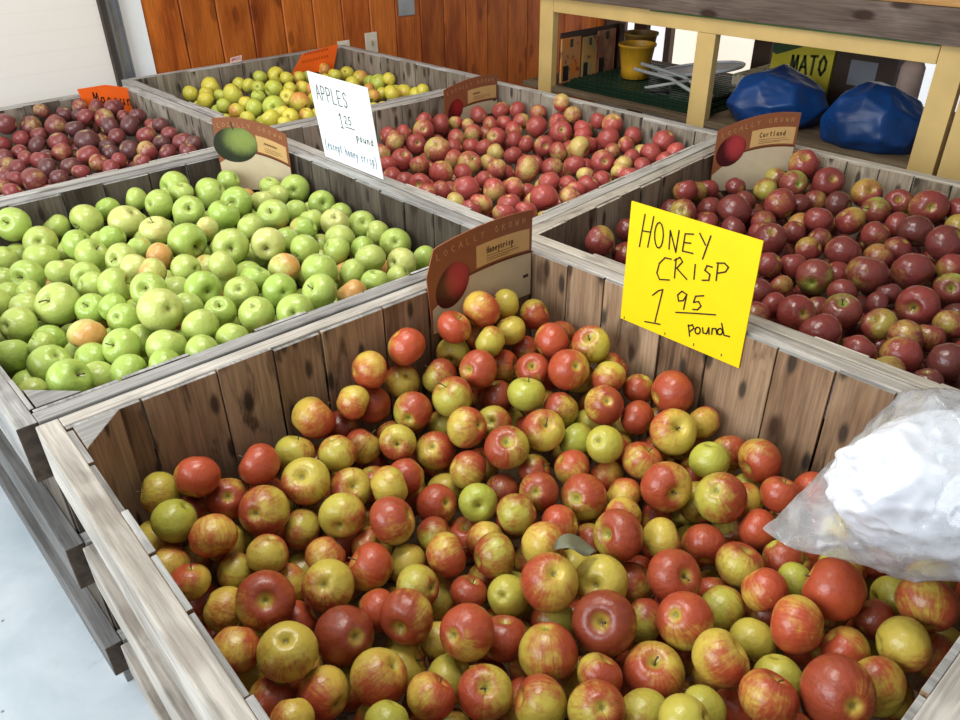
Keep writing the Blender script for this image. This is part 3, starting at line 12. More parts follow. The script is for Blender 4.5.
DATA['Dr']='''1446,1215,-86,40,16,15,45,r0;1387,1171,-48,43,-11,45,18,r0;1579,1230,-89,37,24,-6,43,p0;1501,1172,-121,38,-24,24,37,r0;1887,1255,-54,39,-1,20,46,y0;2034,1270,-90,38,2,13,48,r0;1824,1254,-97,36,-34,-12,-35,p0;1788,1190,-76,40,37,23,-25,y2;1942,1196,-110,41,-29,-8,-40,p0;1907,1261,-128,35,-16,42,-21,p0;2097,1207,-78,33,-17,10,-46,p0;1932,1105,-87,53,-27,23,-35,p0;2043,1138,-99,37,34,-8,36,p0;1856,1056,-112,39,36,-12,33,p0;2005,1071,-134,40,-4,48,13,d0;1849,1145,-117,40,5,8,49,r0;1887,986,-111,36,-37,-2,-34,r0;1960,1265,-78,37,22,28,35,y0;2302,1094,-25,52,31,14,-36,r2;2282,996,-56,51,-29,-29,29,p1;2215,1074,-65,45,29,38,-15,g2;2249,1152,-73,40,27,-8,42,y0;2128,1122,-74,39,34,-32,-20,y0;2041,1019,-72,48,10,43,23,r0;2123,999,-93,38,-15,-42,-22,p0;2009,880,-76,42,28,9,41,r0;2200,988,-96,39,-22,-3,-45,r0;1954,1018,-105,38,-24,-27,-35,r0;2091,824,-85,45,-21,27,36,y0;2184,907,-79,41,2,49,-9,d0;2277,870,-59,47,-28,-28,30,y1;2201,801,-78,45,-38,27,18,g1;2285,775,-65,41,-38,-10,30,r1;2246,677,-43,53,43,19,-17,r2;2315,616,-54,39,4,-16,47,r0;2174,719,-92,42,3,49,-8,r0;2115,652,-70,49,-33,-9,-36,d0;2075,558,-66,52,1,29,-41,p0;2245,589,-76,39,-2,-49,-11,y0;2064,736,-93,41,13,-23,43,y0;1940,912,-103,36,-3,16,-47,p0;1832,925,-94,47,29,14,-38,p2;2039,944,-119,40,39,-30,9,y0;1868,827,-108,38,-4,40,-30,y0;1943,836,-106,37,-19,35,30,p0;1895,744,-96,49,-25,10,-42,p0;1947,670,-103,41,-33,-4,-37,r0;2026,655,-101,40,-1,17,-47,p0;1695,847,-104,36,-10,30,-39,r0;1759,811,-117,38,17,21,42,r0;1706,725,-102,48,47,17,-2,g2;1809,715,-126,39,14,-32,-36,r0;1791,632,-89,53,15,7,47,p0;1907,567,-97,53,-10,-44,-21,p0;2004,510,-96,38,5,-44,-22,r0;1610,762,-110,32,-2,46,18,r0;1541,783,-110,39,-34,34,-13,p0;1491,714,-102,34,-5,46,18,r0;1461,642,-85,46,28,34,-24,r2;1415,561,-82,46,3,36,34,p0;1571,586,-97,45,-24,-5,44,g1;1688,641,-108,37,-39,-6,-31,r0;1689,554,-107,31,15,-47,5,p0;1580,501,-101,40,-34,17,32,y1;1728,478,-97,50,-49,-2,10,r1;1754,557,-105,32,13,28,39,d0;1891,464,-103,41,-44,-10,22,g1;1700,394,-102,38,-20,-18,-42,r0;1541,430,-89,41,29,-39,11,r0;1446,400,-81,43,-27,-10,-41,y0;1612,404,-107,35,21,8,45,r0;1402,467,-82,36,21,-23,39,r0;1491,326,-84,43,3,-50,-2,d0;1376,318,-79,30,-3,16,47,d0;1353,388,-81,39,23,-45,3,r0;1411,713,-101,37,-10,49,1,r0;1319,266,-104,39,-45,-20,-6,p4;1331,336,-148,39,-2,-9,49,d4;1304,506,-107,41,-5,-49,-6,r4;1321,599,-121,39,20,-17,-42,r4;1338,314,-222,38,48,14,2,r4;1312,399,-188,37,-40,-27,-14,r4;1320,691,-144,40,25,-19,39,r4;1315,487,-185,39,31,12,-37,p4;1356,438,-139,37,1,-50,-4,r4;1297,828,-121,39,41,-3,-28,r4;1310,591,-204,37,3,-26,43,r4;1292,1127,-138,41,42,-9,-26,p4;1310,714,-225,36,10,-40,-28,r4;1318,782,-198,37,-2,-30,-40,p4;1342,761,-121,36,47,-16,-5,r4;1287,916,-133,36,27,-35,-23,d4;1289,934,-223,36,37,29,18,r4;1310,1018,-142,36,-49,5,-6,r4;1346,226,-169,39,-46,9,17,r4;1523,214,-123,40,-49,-5,7,p4;1374,1108,-141,42,-14,25,41,d4;1418,830,-133,41,5,49,5,d4;1399,246,-116,39,19,46,-1,d4;1858,232,-140,42,22,-35,-29,d4;1596,1016,-147,39,45,17,13,r4;1289,1006,-244,38,18,-45,-11,p4;1497,1091,-147,38,-28,36,21,p4;1360,932,-132,38,20,-3,-46,p4;1724,1225,-157,41,46,19,-3,p4;1322,1067,-197,38,34,32,19,r4;1386,1019,-141,38,27,-4,42,d4;1643,239,-135,40,29,-35,21,r4;1434,210,-187,37,13,16,-45,r4;1659,966,-147,41,17,-42,22,r4;1375,581,-238,37,-1,44,-24,r4;1552,927,-145,43,23,-9,-44,r4;1364,661,-200,37,-26,43,-4,r4;1441,959,-141,40,-45,-23,-3,d4;1407,348,-130,37,16,36,-31,p4;1507,191,-196,37,47,-18,-1,r4;1743,247,-138,42,-38,-17,-29,r4;1893,352,-141,42,-4,49,7,p4;1693,206,-188,39,41,27,12,p4;1763,1000,-147,38,34,-1,-36,p4;1342,857,-183,43,-16,-31,36,r4;1606,1090,-157,36,28,40,-11,r4;2069,275,-131,42,-44,-21,11,p4;1950,232,-138,42,-21,33,-31,r4;1685,1094,-153,42,-2,-22,45,r4;1562,844,-152,37,-38,-31,7,r4;1395,626,-139,40,33,21,31,r4;2308,388,-109,41,27,42,6,p4;1369,1194,-148,41,-7,1,49,r4;1682,328,-142,41,19,34,31,r4;1326,1144,-210,37,48,-12,7,r4;1632,876,-145,40,28,-6,-41,r4;2124,364,-127,38,-11,-49,4,d4;2048,201,-157,36,29,-35,-21,d4;1485,873,-139,39,13,48,3,r4;1590,309,-133,37,-44,-12,-21,r4;1602,193,-252,41,18,-10,-45,r4;1995,427,-134,38,11,-20,44,d4;2119,211,-134,38,11,-9,48,d4;1456,500,-127,39,35,-23,28,r4;1390,379,-207,41,-15,-21,-43,r4;1987,343,-135,37,11,-29,39,d4;1764,198,-259,40,1,-24,44,p4;2217,488,-114,41,20,-36,29,r4;1905,210,-204,39,27,4,42,d4;2243,269,-122,38,43,21,16,p4;1401,276,-194,36,-20,-43,15,r4;1377,905,-238,38,16,-15,-45,r4;2117,481,-124,38,22,45,-4,d4;1574,1174,-155,43,42,-26,5,d4;2204,205,-127,36,-3,50,-4,r4;1813,1227,-172,37,-50,6,0,r4;2174,305,-124,39,-18,-15,-44,p4;1760,1124,-154,39,-33,-37,-6,r4;1462,685,-177,39,-22,30,-33,d4;1796,219,-191,38,13,36,32,d4;2310,484,-105,39,-41,13,26,r4;1521,288,-157,38,18,-17,43,d4;1834,981,-181,42,-6,-43,25,r4;2007,209,-219,38,-11,3,49,d4;1859,1097,-178,38,34,13,-34,r4;1817,411,-139,39,-43,21,13,d4;1347,977,-196,40,14,47,-11,p4;2207,409,-129,40,35,36,4,d4;1458,761,-147,36,29,-3,41,r4;1381,493,-222,36,49,12,1,r4;2308,570,-125,42,-37,28,17,r4;1640,565,-156,37,24,10,-42,d4;2205,217,-244,38,-41,26,10,r4;1614,660,-141,38,44,19,15,r4;2076,420,-155,41,37,10,-32,d4;1441,618,-213,39,39,31,5,d4;1445,1214,-165,38,7,36,34,r4;1500,1005,-157,36,-8,30,39,p4;1446,441,-179,39,46,-17,11,r4;1803,294,-157,37,-8,49,-7,r4;1645,1225,-162,37,-2,-24,44,p4;1372,826,-250,37,-43,6,24,p4;1791,1066,-201,40,4,17,-47,d4;1441,791,-213,37,3,-47,-17,r4;1919,1049,-182,37,-36,-7,34,r4;1742,618,-165,38,47,17,-3,d4;1951,388,-189,42,-30,6,-39,d4;1832,352,-193,37,-32,-33,-20,d4;1388,1210,-224,37,-45,4,-20,d4;1675,1164,-195,38,15,-48,-5,p4;1934,294,-187,37,17,46,8,p4;1496,920,-210,43,18,18,43,p4;1765,895,-147,37,42,-3,27,r4;2127,588,-132,36,-27,21,37,r4;2052,347,-175,37,-41,25,-14,r4;1433,865,-202,37,9,7,49,d4;1434,539,-197,36,-6,46,-20,r4;1846,222,-267,39,-44,24,-1,r4;1889,914,-163,42,26,35,25,r4;1758,365,-164,37,42,-2,-27,r4;1371,535,-156,39,-36,29,-19,d4;1574,237,-179,38,3,-38,-33,r4;1671,247,-248,37,-25,31,-30,p4;1999,462,-202,38,12,-48,-7,d4;1663,779,-164,39,33,8,37,p4;1486,580,-156,41,39,2,-31,r4;1758,528,-169,39,8,21,-45,r4;1397,726,-179,37,-40,-18,-25,r4;1631,289,-197,39,-24,-16,41,d4;1566,280,-246,41,13,39,-29,r4;2113,904,-132,40,-26,26,-33,r4;2124,767,-139,40,-47,16,5,d4;1755,754,-166,37,-25,-34,-27,r4;2055,596,-147,37,-19,-44,-14,r4;1936,496,-165,42,21,31,33,r4;1884,1247,-200,40,15,18,44,p4;2248,224,-183,37,20,-36,-28,r4;1406,1038,-252,37,11,-26,41,d4;1454,720,-253,41,-20,-29,36,d4;1726,432,-172,37,-32,-6,38,p4;2303,1063,-114,39,-12,25,-41,r4;1965,1256,-186,41,17,40,25,r4;1423,977,-214,37,-34,-32,-18,d4;1544,357,-215,39,24,37,23,r4;1603,1006,-252,39,-26,-17,-39,r4;1495,386,-147,39,-49,1,8,d4;1609,387,-178,37,40,-27,12,p4;1725,944,-195,42,44,-18,-15,r4;2076,1039,-150,38,-36,-24,-25,r4;2097,1121,-152,37,37,-33,7,r4;1441,1134,-175,37,15,-22,-42,r4;1459,326,-181,38,-45,-22,-4,r4;1678,516,-213,39,14,-18,-44,r4;1453,480,-245,37,4,45,-22,r4;2014,797,-135,39,-12,-7,48,d4;1828,502,-144,39,0,50,-5,p4;1876,634,-151,38,26,10,-41,d4;1916,1148,-169,39,-35,21,-29,d4;2213,1133,-147,38,-27,6,-41,r4;2161,451,-177,37,21,42,18,r4;1976,1011,-221,37,6,-32,-38,r4;2304,672,-117,40,24,35,27,p4;1571,730,-166,42,39,-19,-25,r4;1534,517,-166,38,49,-2,-7,r4;1708,850,-183,43,3,-50,6,p4;2010,280,-188,39,1,-50,-1,r4;1555,1048,-205,37,-20,45,-10,r4;1541,1225,-217,38,-20,14,44,r4;2053,655,-198,40,-35,32,15,r4;1709,1029,-191,37,-4,12,-48,d4;1961,873,-180,39,-13,38,30,r4;2120,308,-189,41,-43,19,17,d4;2306,381,-197,43,49,3,8,r4;2212,575,-230,38,-25,-36,25,d4;1534,662,-135,41,-32,26,-28,r4;2087,1275,-143,37,36,-3,-35,p4;1919,797,-180,42,-31,-25,-30,r4;2195,682,-170,37,-46,-13,15,r4;2309,306,-161,40,28,2,-42,r4;1972,653,-195,40,37,-31,-13,d4;2258,523,-170,37,-4,49,-9,d4;1647,1062,-221,37,-1,32,39,d4;1666,617,-211,43,-7,16,-47,p4;1530,670,-213,37,17,-9,46,r4;1562,874,-220,37,15,10,-47,r4;1588,412,-244,36,17,-13,-45,p4;2306,472,-220,42,-18,43,19,d4;2042,512,-162,37,2,24,-44,d4;1675,690,-174,37,-25,38,21,p4;1822,846,-179,38,-10,-48,-12,d4;1875,442,-184,39,-5,-29,41,r4;2184,537,-167,39,-17,47,-4,r4;2170,249,-175,37,5,-10,49,r4;1513,791,-187,38,-6,35,35,d4;1558,592,-188,38,-43,-25,-3,d4;1837,1167,-211,38,-45,-18,-12,r4;1599,528,-211,40,24,-38,23,p4;2096,230,-210,36,12,-8,48,p4;1511,839,-263,38,-41,26,-11,r4;1545,441,-169,38,42,-7,27,p4;2234,339,-158,37,28,-12,39,d4;2179,896,-173,38,-15,13,-46,r4;2111,523,-187,37,11,32,37,r4;1718,293,-201,37,-21,-26,-38,r4;2046,980,-194,38,-16,34,-33,p4;2156,620,-198,40,-43,23,-11,r4;1471,1204,-236,38,-37,25,24,r4;2089,586,-216,36,-18,-2,-47,r4;1616,1228,-249,38,25,35,26,r4;1496,561,-232,38,6,15,47,p4'''
HONEY='0.123 0.933,0.104 0.667;0.195 0.935,0.173 0.685;0.113 0.799,0.185 0.810;0.288 0.818,0.288 0.771,0.281 0.732,0.267 0.710,0.250 0.710,0.234 0.733,0.222 0.773,0.217 0.820,0.221 0.864,0.232 0.895,0.248 0.906,0.265 0.894,0.279 0.863,0.288 0.818;0.345 0.727,0.338 0.871,0.401 0.720,0.405 0.892;0.517 0.899,0.454 0.882,0.451 0.747,0.532 0.755;0.452 0.814,0.506 0.826;0.561 0.919,0.615 0.847;0.643 0.926,0.609 0.738;0.373 0.655,0.322 0.649,0.283 0.589,0.272 0.506,0.300 0.462,0.379 0.486;0.411 0.672,0.417 0.517;0.398 0.655,0.439 0.692,0.463 0.665,0.425 0.600,0.514 0.541;0.561 0.678,0.567 0.563;0.687 0.702,0.649 0.700,0.638 0.660,0.679 0.642,0.678 0.595,0.629 0.577;0.725 0.743,0.731 0.613;0.716 0.744,0.770 0.761,0.802 0.741,0.786 0.700,0.730 0.669;0.258 0.310,0.301 0.365,0.337 0.390,0.305 0.094;0.218 0.061,0.350 0.092;0.531 0.423,0.489 0.434,0.460 0.391,0.474 0.346,0.509 0.363,0.530 0.418,0.522 0.294;0.659 0.463,0.599 0.435,0.590 0.380,0.627 0.402,0.651 0.375,0.628 0.334,0.592 0.323;0.464 0.245,0.623 0.301,0.767 0.349;0.576 0.184,0.599 0.096;0.577 0.172,0.607 0.198,0.623 0.174,0.594 0.132;0.674 0.176,0.673 0.163,0.668 0.150,0.660 0.142,0.650 0.139,0.642 0.143,0.636 0.153,0.634 0.166,0.637 0.180,0.644 0.190,0.653 0.196,0.662 0.195,0.670 0.188,0.674 0.176;0.688 0.207,0.697 0.167,0.725 0.171,0.734 0.227,0.744 0.175;0.763 0.184,0.761 0.231,0.787 0.242,0.801 0.200;0.838 0.239,0.838 0.227,0.833 0.215,0.825 0.208,0.817 0.205,0.808 0.208,0.803 0.217,0.801 0.229,0.804 0.241,0.810 0.251,0.819 0.256,0.828 0.256,0.835 0.250,0.838 0.239;0.822 0.301,0.853 0.216,0.895 0.222'
QUADS={'A': [(0.015, 1.245), (1.183, 1.228), (1.222, -0.02), (-0.018, -0.012)], 'G': [(-0.03, 2.47), (1.17, 2.5), (1.17, 1.236), (-0.012, 1.257)], 'Pu': [(-0.07, 3.7), (1.13, 3.73), (1.142, 2.52), (-0.06, 2.49)], 'Ye': [(1.14, 3.875), (2.37, 3.88), (2.38, 2.625), (1.155, 2.635)], 'Pi': [(1.175, 2.62), (2.363, 2.61), (2.363, 1.4), (1.18, 1.287)], 'Dr': [(1.186, 1.285), (2.407, 1.395), (2.407, 0.12), (1.222, 0.09)]}
CARDS={'A': ((0.822, 1.181), (1.132, 1.175)), 'G': ((0.925, 2.43), (1.1, 2.275)), 'Pi': ((2.0, 2.556), (2.305, 2.553)), 'Dr': ((2.115, 1.312), (2.325, 1.15))}
CAM=[[0.74373, 0.359919, -0.563315, -0.123424], [-0.668375, 0.385425, -0.636179, -0.04753], [-0.011857, 0.849651, 0.527213, 1.494626], [0.0, 0.0, 0.0, 1.0]]
FPX=776.263

# ------------------------------------------------------------------ mesh helpers
class MB:
    def __init__(s): s.v = []; s.f = []; s.sm = []
    def add(s, vs, fs, smooth=False):
        b = len(s.v); s.v += [tuple(v) for v in vs]
        for f in fs: s.f.append(tuple(b + i for i in f)); s.sm.append(smooth)
    def prism(s, poly, z0, z1):              # poly: list of (x, y)
        n = len(poly)
        a = sum(poly[i][0]*poly[(i+1) % n][1]-poly[(i+1) % n][0]*poly[i][1] for i in range(n))
        if a < 0: poly = poly[::-1]
        vs = [(x, y, z0) for x, y in poly]+[(x, y, z1) for x, y in poly]
        fs = [tuple(range(n))[::-1], tuple(range(n, 2*n))]+[(i, (i+1) % n, n+(i+1) % n, n+i) for i in range(n)]
        s.add(vs, fs)
    def box(s, a, b): s.prism([(a[0], a[1]), (b[0], a[1]), (b[0], b[1]), (a[0], b[1])], a[2], b[2])
    def obox(s, o, ex, ey, ez, bev=0.0):    # oriented box from a corner and three edge vectors
        o, ex, ey, ez = map(Vector, (o, ex, ey, ez))
        if ex.cross(ey).dot(ez) < 0: ex, ey = ey, ex
        p = [o, o+ex, o+ex+ey, o+ey]; p += [q+ez for q in p]
        s.add(p, [(3, 2, 1, 0), (4, 5, 6, 7), (0, 1, 5, 4), (1, 2, 6, 5), (2, 3, 7, 6), (3, 0, 4, 7)])
    def tube(s, pts, rad, n=8, smooth=True):
        pts = [Vector(p) for p in pts]; rr = rad if isinstance(rad, (list, tuple)) else [rad]*len(pts)
        vs = []; fs = []; u = None
        for i, p in enumerate(pts):
            t = (pts[min(i+1, len(pts)-1)]-pts[max(i-1, 0)]).normalized()
            if u is None:
                u = t.orthogonal().normalized()
            u = (u-t*u.dot(t)).normalized(); w = t.cross(u)
            for k in range(n):
                a = 2*math.pi*k/n; vs.append(p+(u*math.cos(a)+w*math.sin(a))*rr[i])
        for i in range(len(pts)-1):
            for k in range(n): fs.append((i*n+k, i*n+(k+1) % n, (i+1)*n+(k+1) % n, (i+1)*n+k))
        fs.append(tuple(range(n))[::-1]); fs.append(tuple(range((len(pts)-1)*n, len(pts)*n)))
        s.add(vs, fs, smooth)
    def lathe(s, prof, c=(0, 0, 0), n=32, flute=0.0, nf=12, smooth=True):
        vs = []; fs = []
        for r, z in prof:
            for k in range(n):
                a = 2*math.pi*k/n; q = r*(1+flute*math.cos(nf*a)); vs.append((c[0]+q*math.cos(a), c[1]+q*math.sin(a), c[2]+z))
        for i in range(len(prof)-1):
            for k in range(n): fs.append((i*n+k, i*n+(k+1) % n, (i+1)*n+(k+1) % n, (i+1)*n+k))
        s.add(vs, fs, smooth)
    def mesh(s, name):
        me = bpy.data.meshes.new(name); me.from_pydata(s.v, [], s.f)
        me.polygons.foreach_set('use_smooth', s.sm); me.update(); return me

def obj(name, mb, mat, parent=None, bevel=0.0, local=None):
    me = mb.mesh(name) if isinstance(mb, MB) else mb
    if mat is not None and not me.materials: me.materials.append(mat)
    o = bpy.data.objects.new(name, me); COL.objects.link(o)
    if parent is not None:
        o.parent = parent
        if local is None: o.matrix_parent_inverse = parent.matrix_basis.inverted()
    if bevel:
        m = o.modifiers.new('edge', 'BEVEL'); m.width = bevel; m.segments = 2; m.limit_method = 'ANGLE'
    return o
def thing(name, label, cat, loc=(0, 0, 0), group=None):
    o = bpy.data.objects.new(name, None); COL.objects.link(o); o.location = loc
    o.empty_display_size = .05
    return tag(o, label, cat, group)
def tag(o, label, cat, group=None, kind=None):
    o['label'] = label; o['category'] = cat
    if group: o['group'] = group
    if kind: o['kind'] = kind
    return o
def recolour(o, mat, test):
    o.data.materials.append(mat); k = len(o.data.materials)-1
    for p in o.data.polygons:
        if test(p.normal): p.material_index = k
def struct(name, mb, mat, bevel=0.0):
    o = obj(name, mb, mat, bevel=bevel); o['kind'] = 'structure'; return o

# ------------------------------------------------------------------ materials
def newmat(name):
    m = bpy.data.materials.new(name); m.use_nodes = True; nt = m.node_tree
    return m, nt, nt.nodes['Principled BSDF']
def N(nt, t, **k):
    n = nt.nodes.new(t)
    for a, b in k.items(): setattr(n, a, b)
    return n
def math_(nt, op, a, b=None, c=None, clamp=False):
    n = N(nt, 'ShaderNodeMath', operation=op, use_clamp=clamp)
    for i, x in enumerate((a, b, c)):
        if x is None: continue
        if isinstance(x, (int, float)): n.inputs[i].default_value = x
        else: nt.links.new(x, n.inputs[i])
    return n.outputs[0]
def mix(nt, fac, a, b, mode='MIX'):
    n = N(nt, 'ShaderNodeMix', data_type='RGBA', blend_type=mode)
    for s, x in ((0, fac), (6, a), (7, b)):
        if isinstance(x, (int, float)): n.inputs[s].default_value = x
        elif isinstance(x, tuple): n.inputs[s].default_value = (*x, 1) if len(x) == 3 else x
        else: nt.links.new(x, n.inputs[s])
    return n.outputs[2]
def sstep(nt, x, lo, hi, a=0.0, b=1.0):
    n = N(nt, 'ShaderNodeMapRange', interpolation_type='SMOOTHSTEP')
    nt.links.new(x, n.inputs[0])
    for i, v in zip((1, 2, 3, 4), (lo, hi, a, b)): n.inputs[i].default_value = v
    return n.outputs[0]
def noise_(nt, vec, scale, detail=3, rough=.5, dist=0.0):
    n = N(nt, 'ShaderNodeTexNoise'); n.inputs['Scale'].default_value = scale; n.inputs['Detail'].default_value = detail
    n.inputs['Roughness'].default_value = rough; n.inputs['Distortion'].default_value = dist
    nt.links.new(vec, n.inputs['Vector']); return n.outputs[0]
def mapping(nt, vec, scale=(1, 1, 1), loc=None):
    n = N(nt, 'ShaderNodeVectorMath', operation='MULTIPLY'); nt.links.new(vec, n.inputs[0]); n.inputs[1].default_value = scale
    if loc is None: return n.outputs[0]
    a = N(nt, 'ShaderNodeVectorMath', operation='ADD'); nt.links.new(n.outputs[0], a.inputs[0]); nt.links.new(loc, a.inputs[1]); return a.outputs[0]
def bump(nt, bs, h, strength=.3, dist=.002):
    b = N(nt, 'ShaderNodeBump'); b.inputs['Strength'].default_value = strength; b.inputs['Distance'].default_value = dist
    nt.links.new(h, b.inputs['Height']); nt.links.new(b.outputs[0], bs.inputs['Normal'])

def plain(name, col, rough=.6, metal=0.0, var=.12, scale=12, spec=.4):
    m, nt, bs = newmat(name); tc = N(nt, 'ShaderNodeTexCoord')
    n = noise_(nt, tc.outputs['Object'], scale, 4)
    k = sstep(nt, n, .3, .7, 1-var, 1+var)
    nt.links.new(mix(nt, 1.0, (*col, 1), k, 'MULTIPLY'), bs.inputs['Base Color'])
    bs.inputs['Roughness'].default_value = rough; bs.inputs['Metallic'].default_value = metal
    bs.inputs['Specular IOR Level'].default_value = spec
    return m

def wood(name, dark, mid, light, axis, stain=.6, knots=.5, tone=.35, grain=1.0, rough=.75, nails=1.0):
    """Rough sawn board: long grain along AXIS, per-board tone, knots, nail stains, weathering."""
    m, nt, bs = newmat(name); tc = N(nt, 'ShaderNodeTexCoord'); geo = N(nt, 'ShaderNodeNewGeometry')
    rnd = geo.outputs['Random Per Island']
    oi = N(nt, 'ShaderNodeObjectInfo')
    off = N(nt, 'ShaderNodeCombineXYZ')
    r1 = math_(nt, 'MULTIPLY', rnd, 17.3); r2 = math_(nt, 'MULTIPLY', rnd, 31.7)
    r3 = math_(nt, 'ADD', r2, math_(nt, 'MULTIPLY', oi.outputs['Random'], 9.0))
    nt.links.new(r1, off.inputs[0]); nt.links.new(r3, off.inputs[1]); nt.links.new(r2, off.inputs[2])
    def sc(lng, crs): return tuple(lng if i == axis else crs for i in range(3))
    P = tc.outputs['Object']
    g1 = noise_(nt, mapping(nt, P, sc(2.2, 38), off.outputs[0]), 1.0, 5, .62, .5)
    g2 = noise_(nt, mapping(nt, P, sc(6, 160), off.outputs[0]), 1.0, 4, .7)
    big = noise_(nt, mapping(nt, P, sc(2.0, 7), off.outputs[0]), 1.0, 3, .55, .8)
    t = sstep(nt, math_(nt, 'ADD', math_(nt, 'MULTIPLY', g1, .6*grain), math_(nt, 'MULTIPLY', big, 1-.6*grain)), .3, .68)
    c = mix(nt, t, (*dark, 1), (*mid, 1))
    t2 = sstep(nt, math_(nt, 'MULTIPLY_ADD', rnd, tone, math_(nt, 'MULTIPLY', big, .9)), .38, .92)
    c = mix(nt, math_(nt, 'MULTIPLY', t2, .8), c, (*light, 1))
    k = sstep(nt, g2, .33, .62, .72, 1.08)
    c = mix(nt, 1.0, c, k, 'MULTIPLY')
    tv = math_(nt, 'MULTIPLY_ADD', math_(nt, 'FRACT', r2), tone, 1-tone*.55)
    c = mix(nt, 1.0, c, tv, 'MULTIPLY')
    # black streaky stains
    s1 = noise_(nt, mapping(nt, P, sc(5, 22), off.outputs[0]), 1.0, 4, .6, .6)
    c = mix(nt, sstep(nt, s1, .54, .72, 0, stain), c, (dark[0]*.22, dark[1]*.2, dark[2]*.2, 1))
    sp = N(nt, 'ShaderNodeSeparateXYZ'); nt.links.new(P, sp.inputs[0])
    oth = [i for i in range(3) if i != axis]
    cr = math_(nt, 'ADD', sp.outputs[oth[0]], sp.outputs[oth[1]])
    def flat(a_, c_, o_):
        q = N(nt, 'ShaderNodeCombineXYZ'); nt.links.new(math_(nt, 'MULTIPLY_ADD', cr, c_, math_(nt, 'MULTIPLY', rnd, o_)), q.inputs[0])
        nt.links.new(math_(nt, 'MULTIPLY_ADD', sp.outputs[axis], a_, math_(nt, 'MULTIPLY', rnd, o_*1.7)), q.inputs[1]); return q.outputs[0]
    if nails:
        v = N(nt, 'ShaderNodeTexVoronoi', voronoi_dimensions='2D'); v.inputs['Scale'].default_value = 1.0
        nt.links.new(flat(5.5, 15, 41.0), v.inputs['Vector'])
        c = mix(nt, sstep(nt, math_(nt, 'ADD', v.outputs['Distance'], math_(nt, 'MULTIPLY', g1, .12)), .13, .25, .85*nails, 0), c, (.025, .018, .014, 1))
    if knots:
        v = N(nt, 'ShaderNodeTexVoronoi', voronoi_dimensions='2D'); v.inputs['Scale'].default_value = 1.0; v.inputs['Randomness'].default_value = 1.0
        nt.links.new(flat(2.6, 6.0, 77.0), v.inputs['Vector'])
        d = math_(nt, 'ADD', v.outputs['Distance'], math_(nt, 'MULTIPLY', math_(nt, 'SUBTRACT', g1, .5), .12))
        c = mix(nt, sstep(nt, d, .07, .15, knots, 0), c, (dark[0]*.35, dark[1]*.25, dark[2]*.2, 1))
    nt.links.new(c, bs.inputs['Base Color']); bs.inputs['Roughness'].default_value = rough
    bs.inputs['Specular IOR Level'].default_value = .25
    bump(nt, bs, math_(nt, 'ADD', g1, math_(nt, 'MULTIPLY', g2, .5)), .45, .002)
    return m

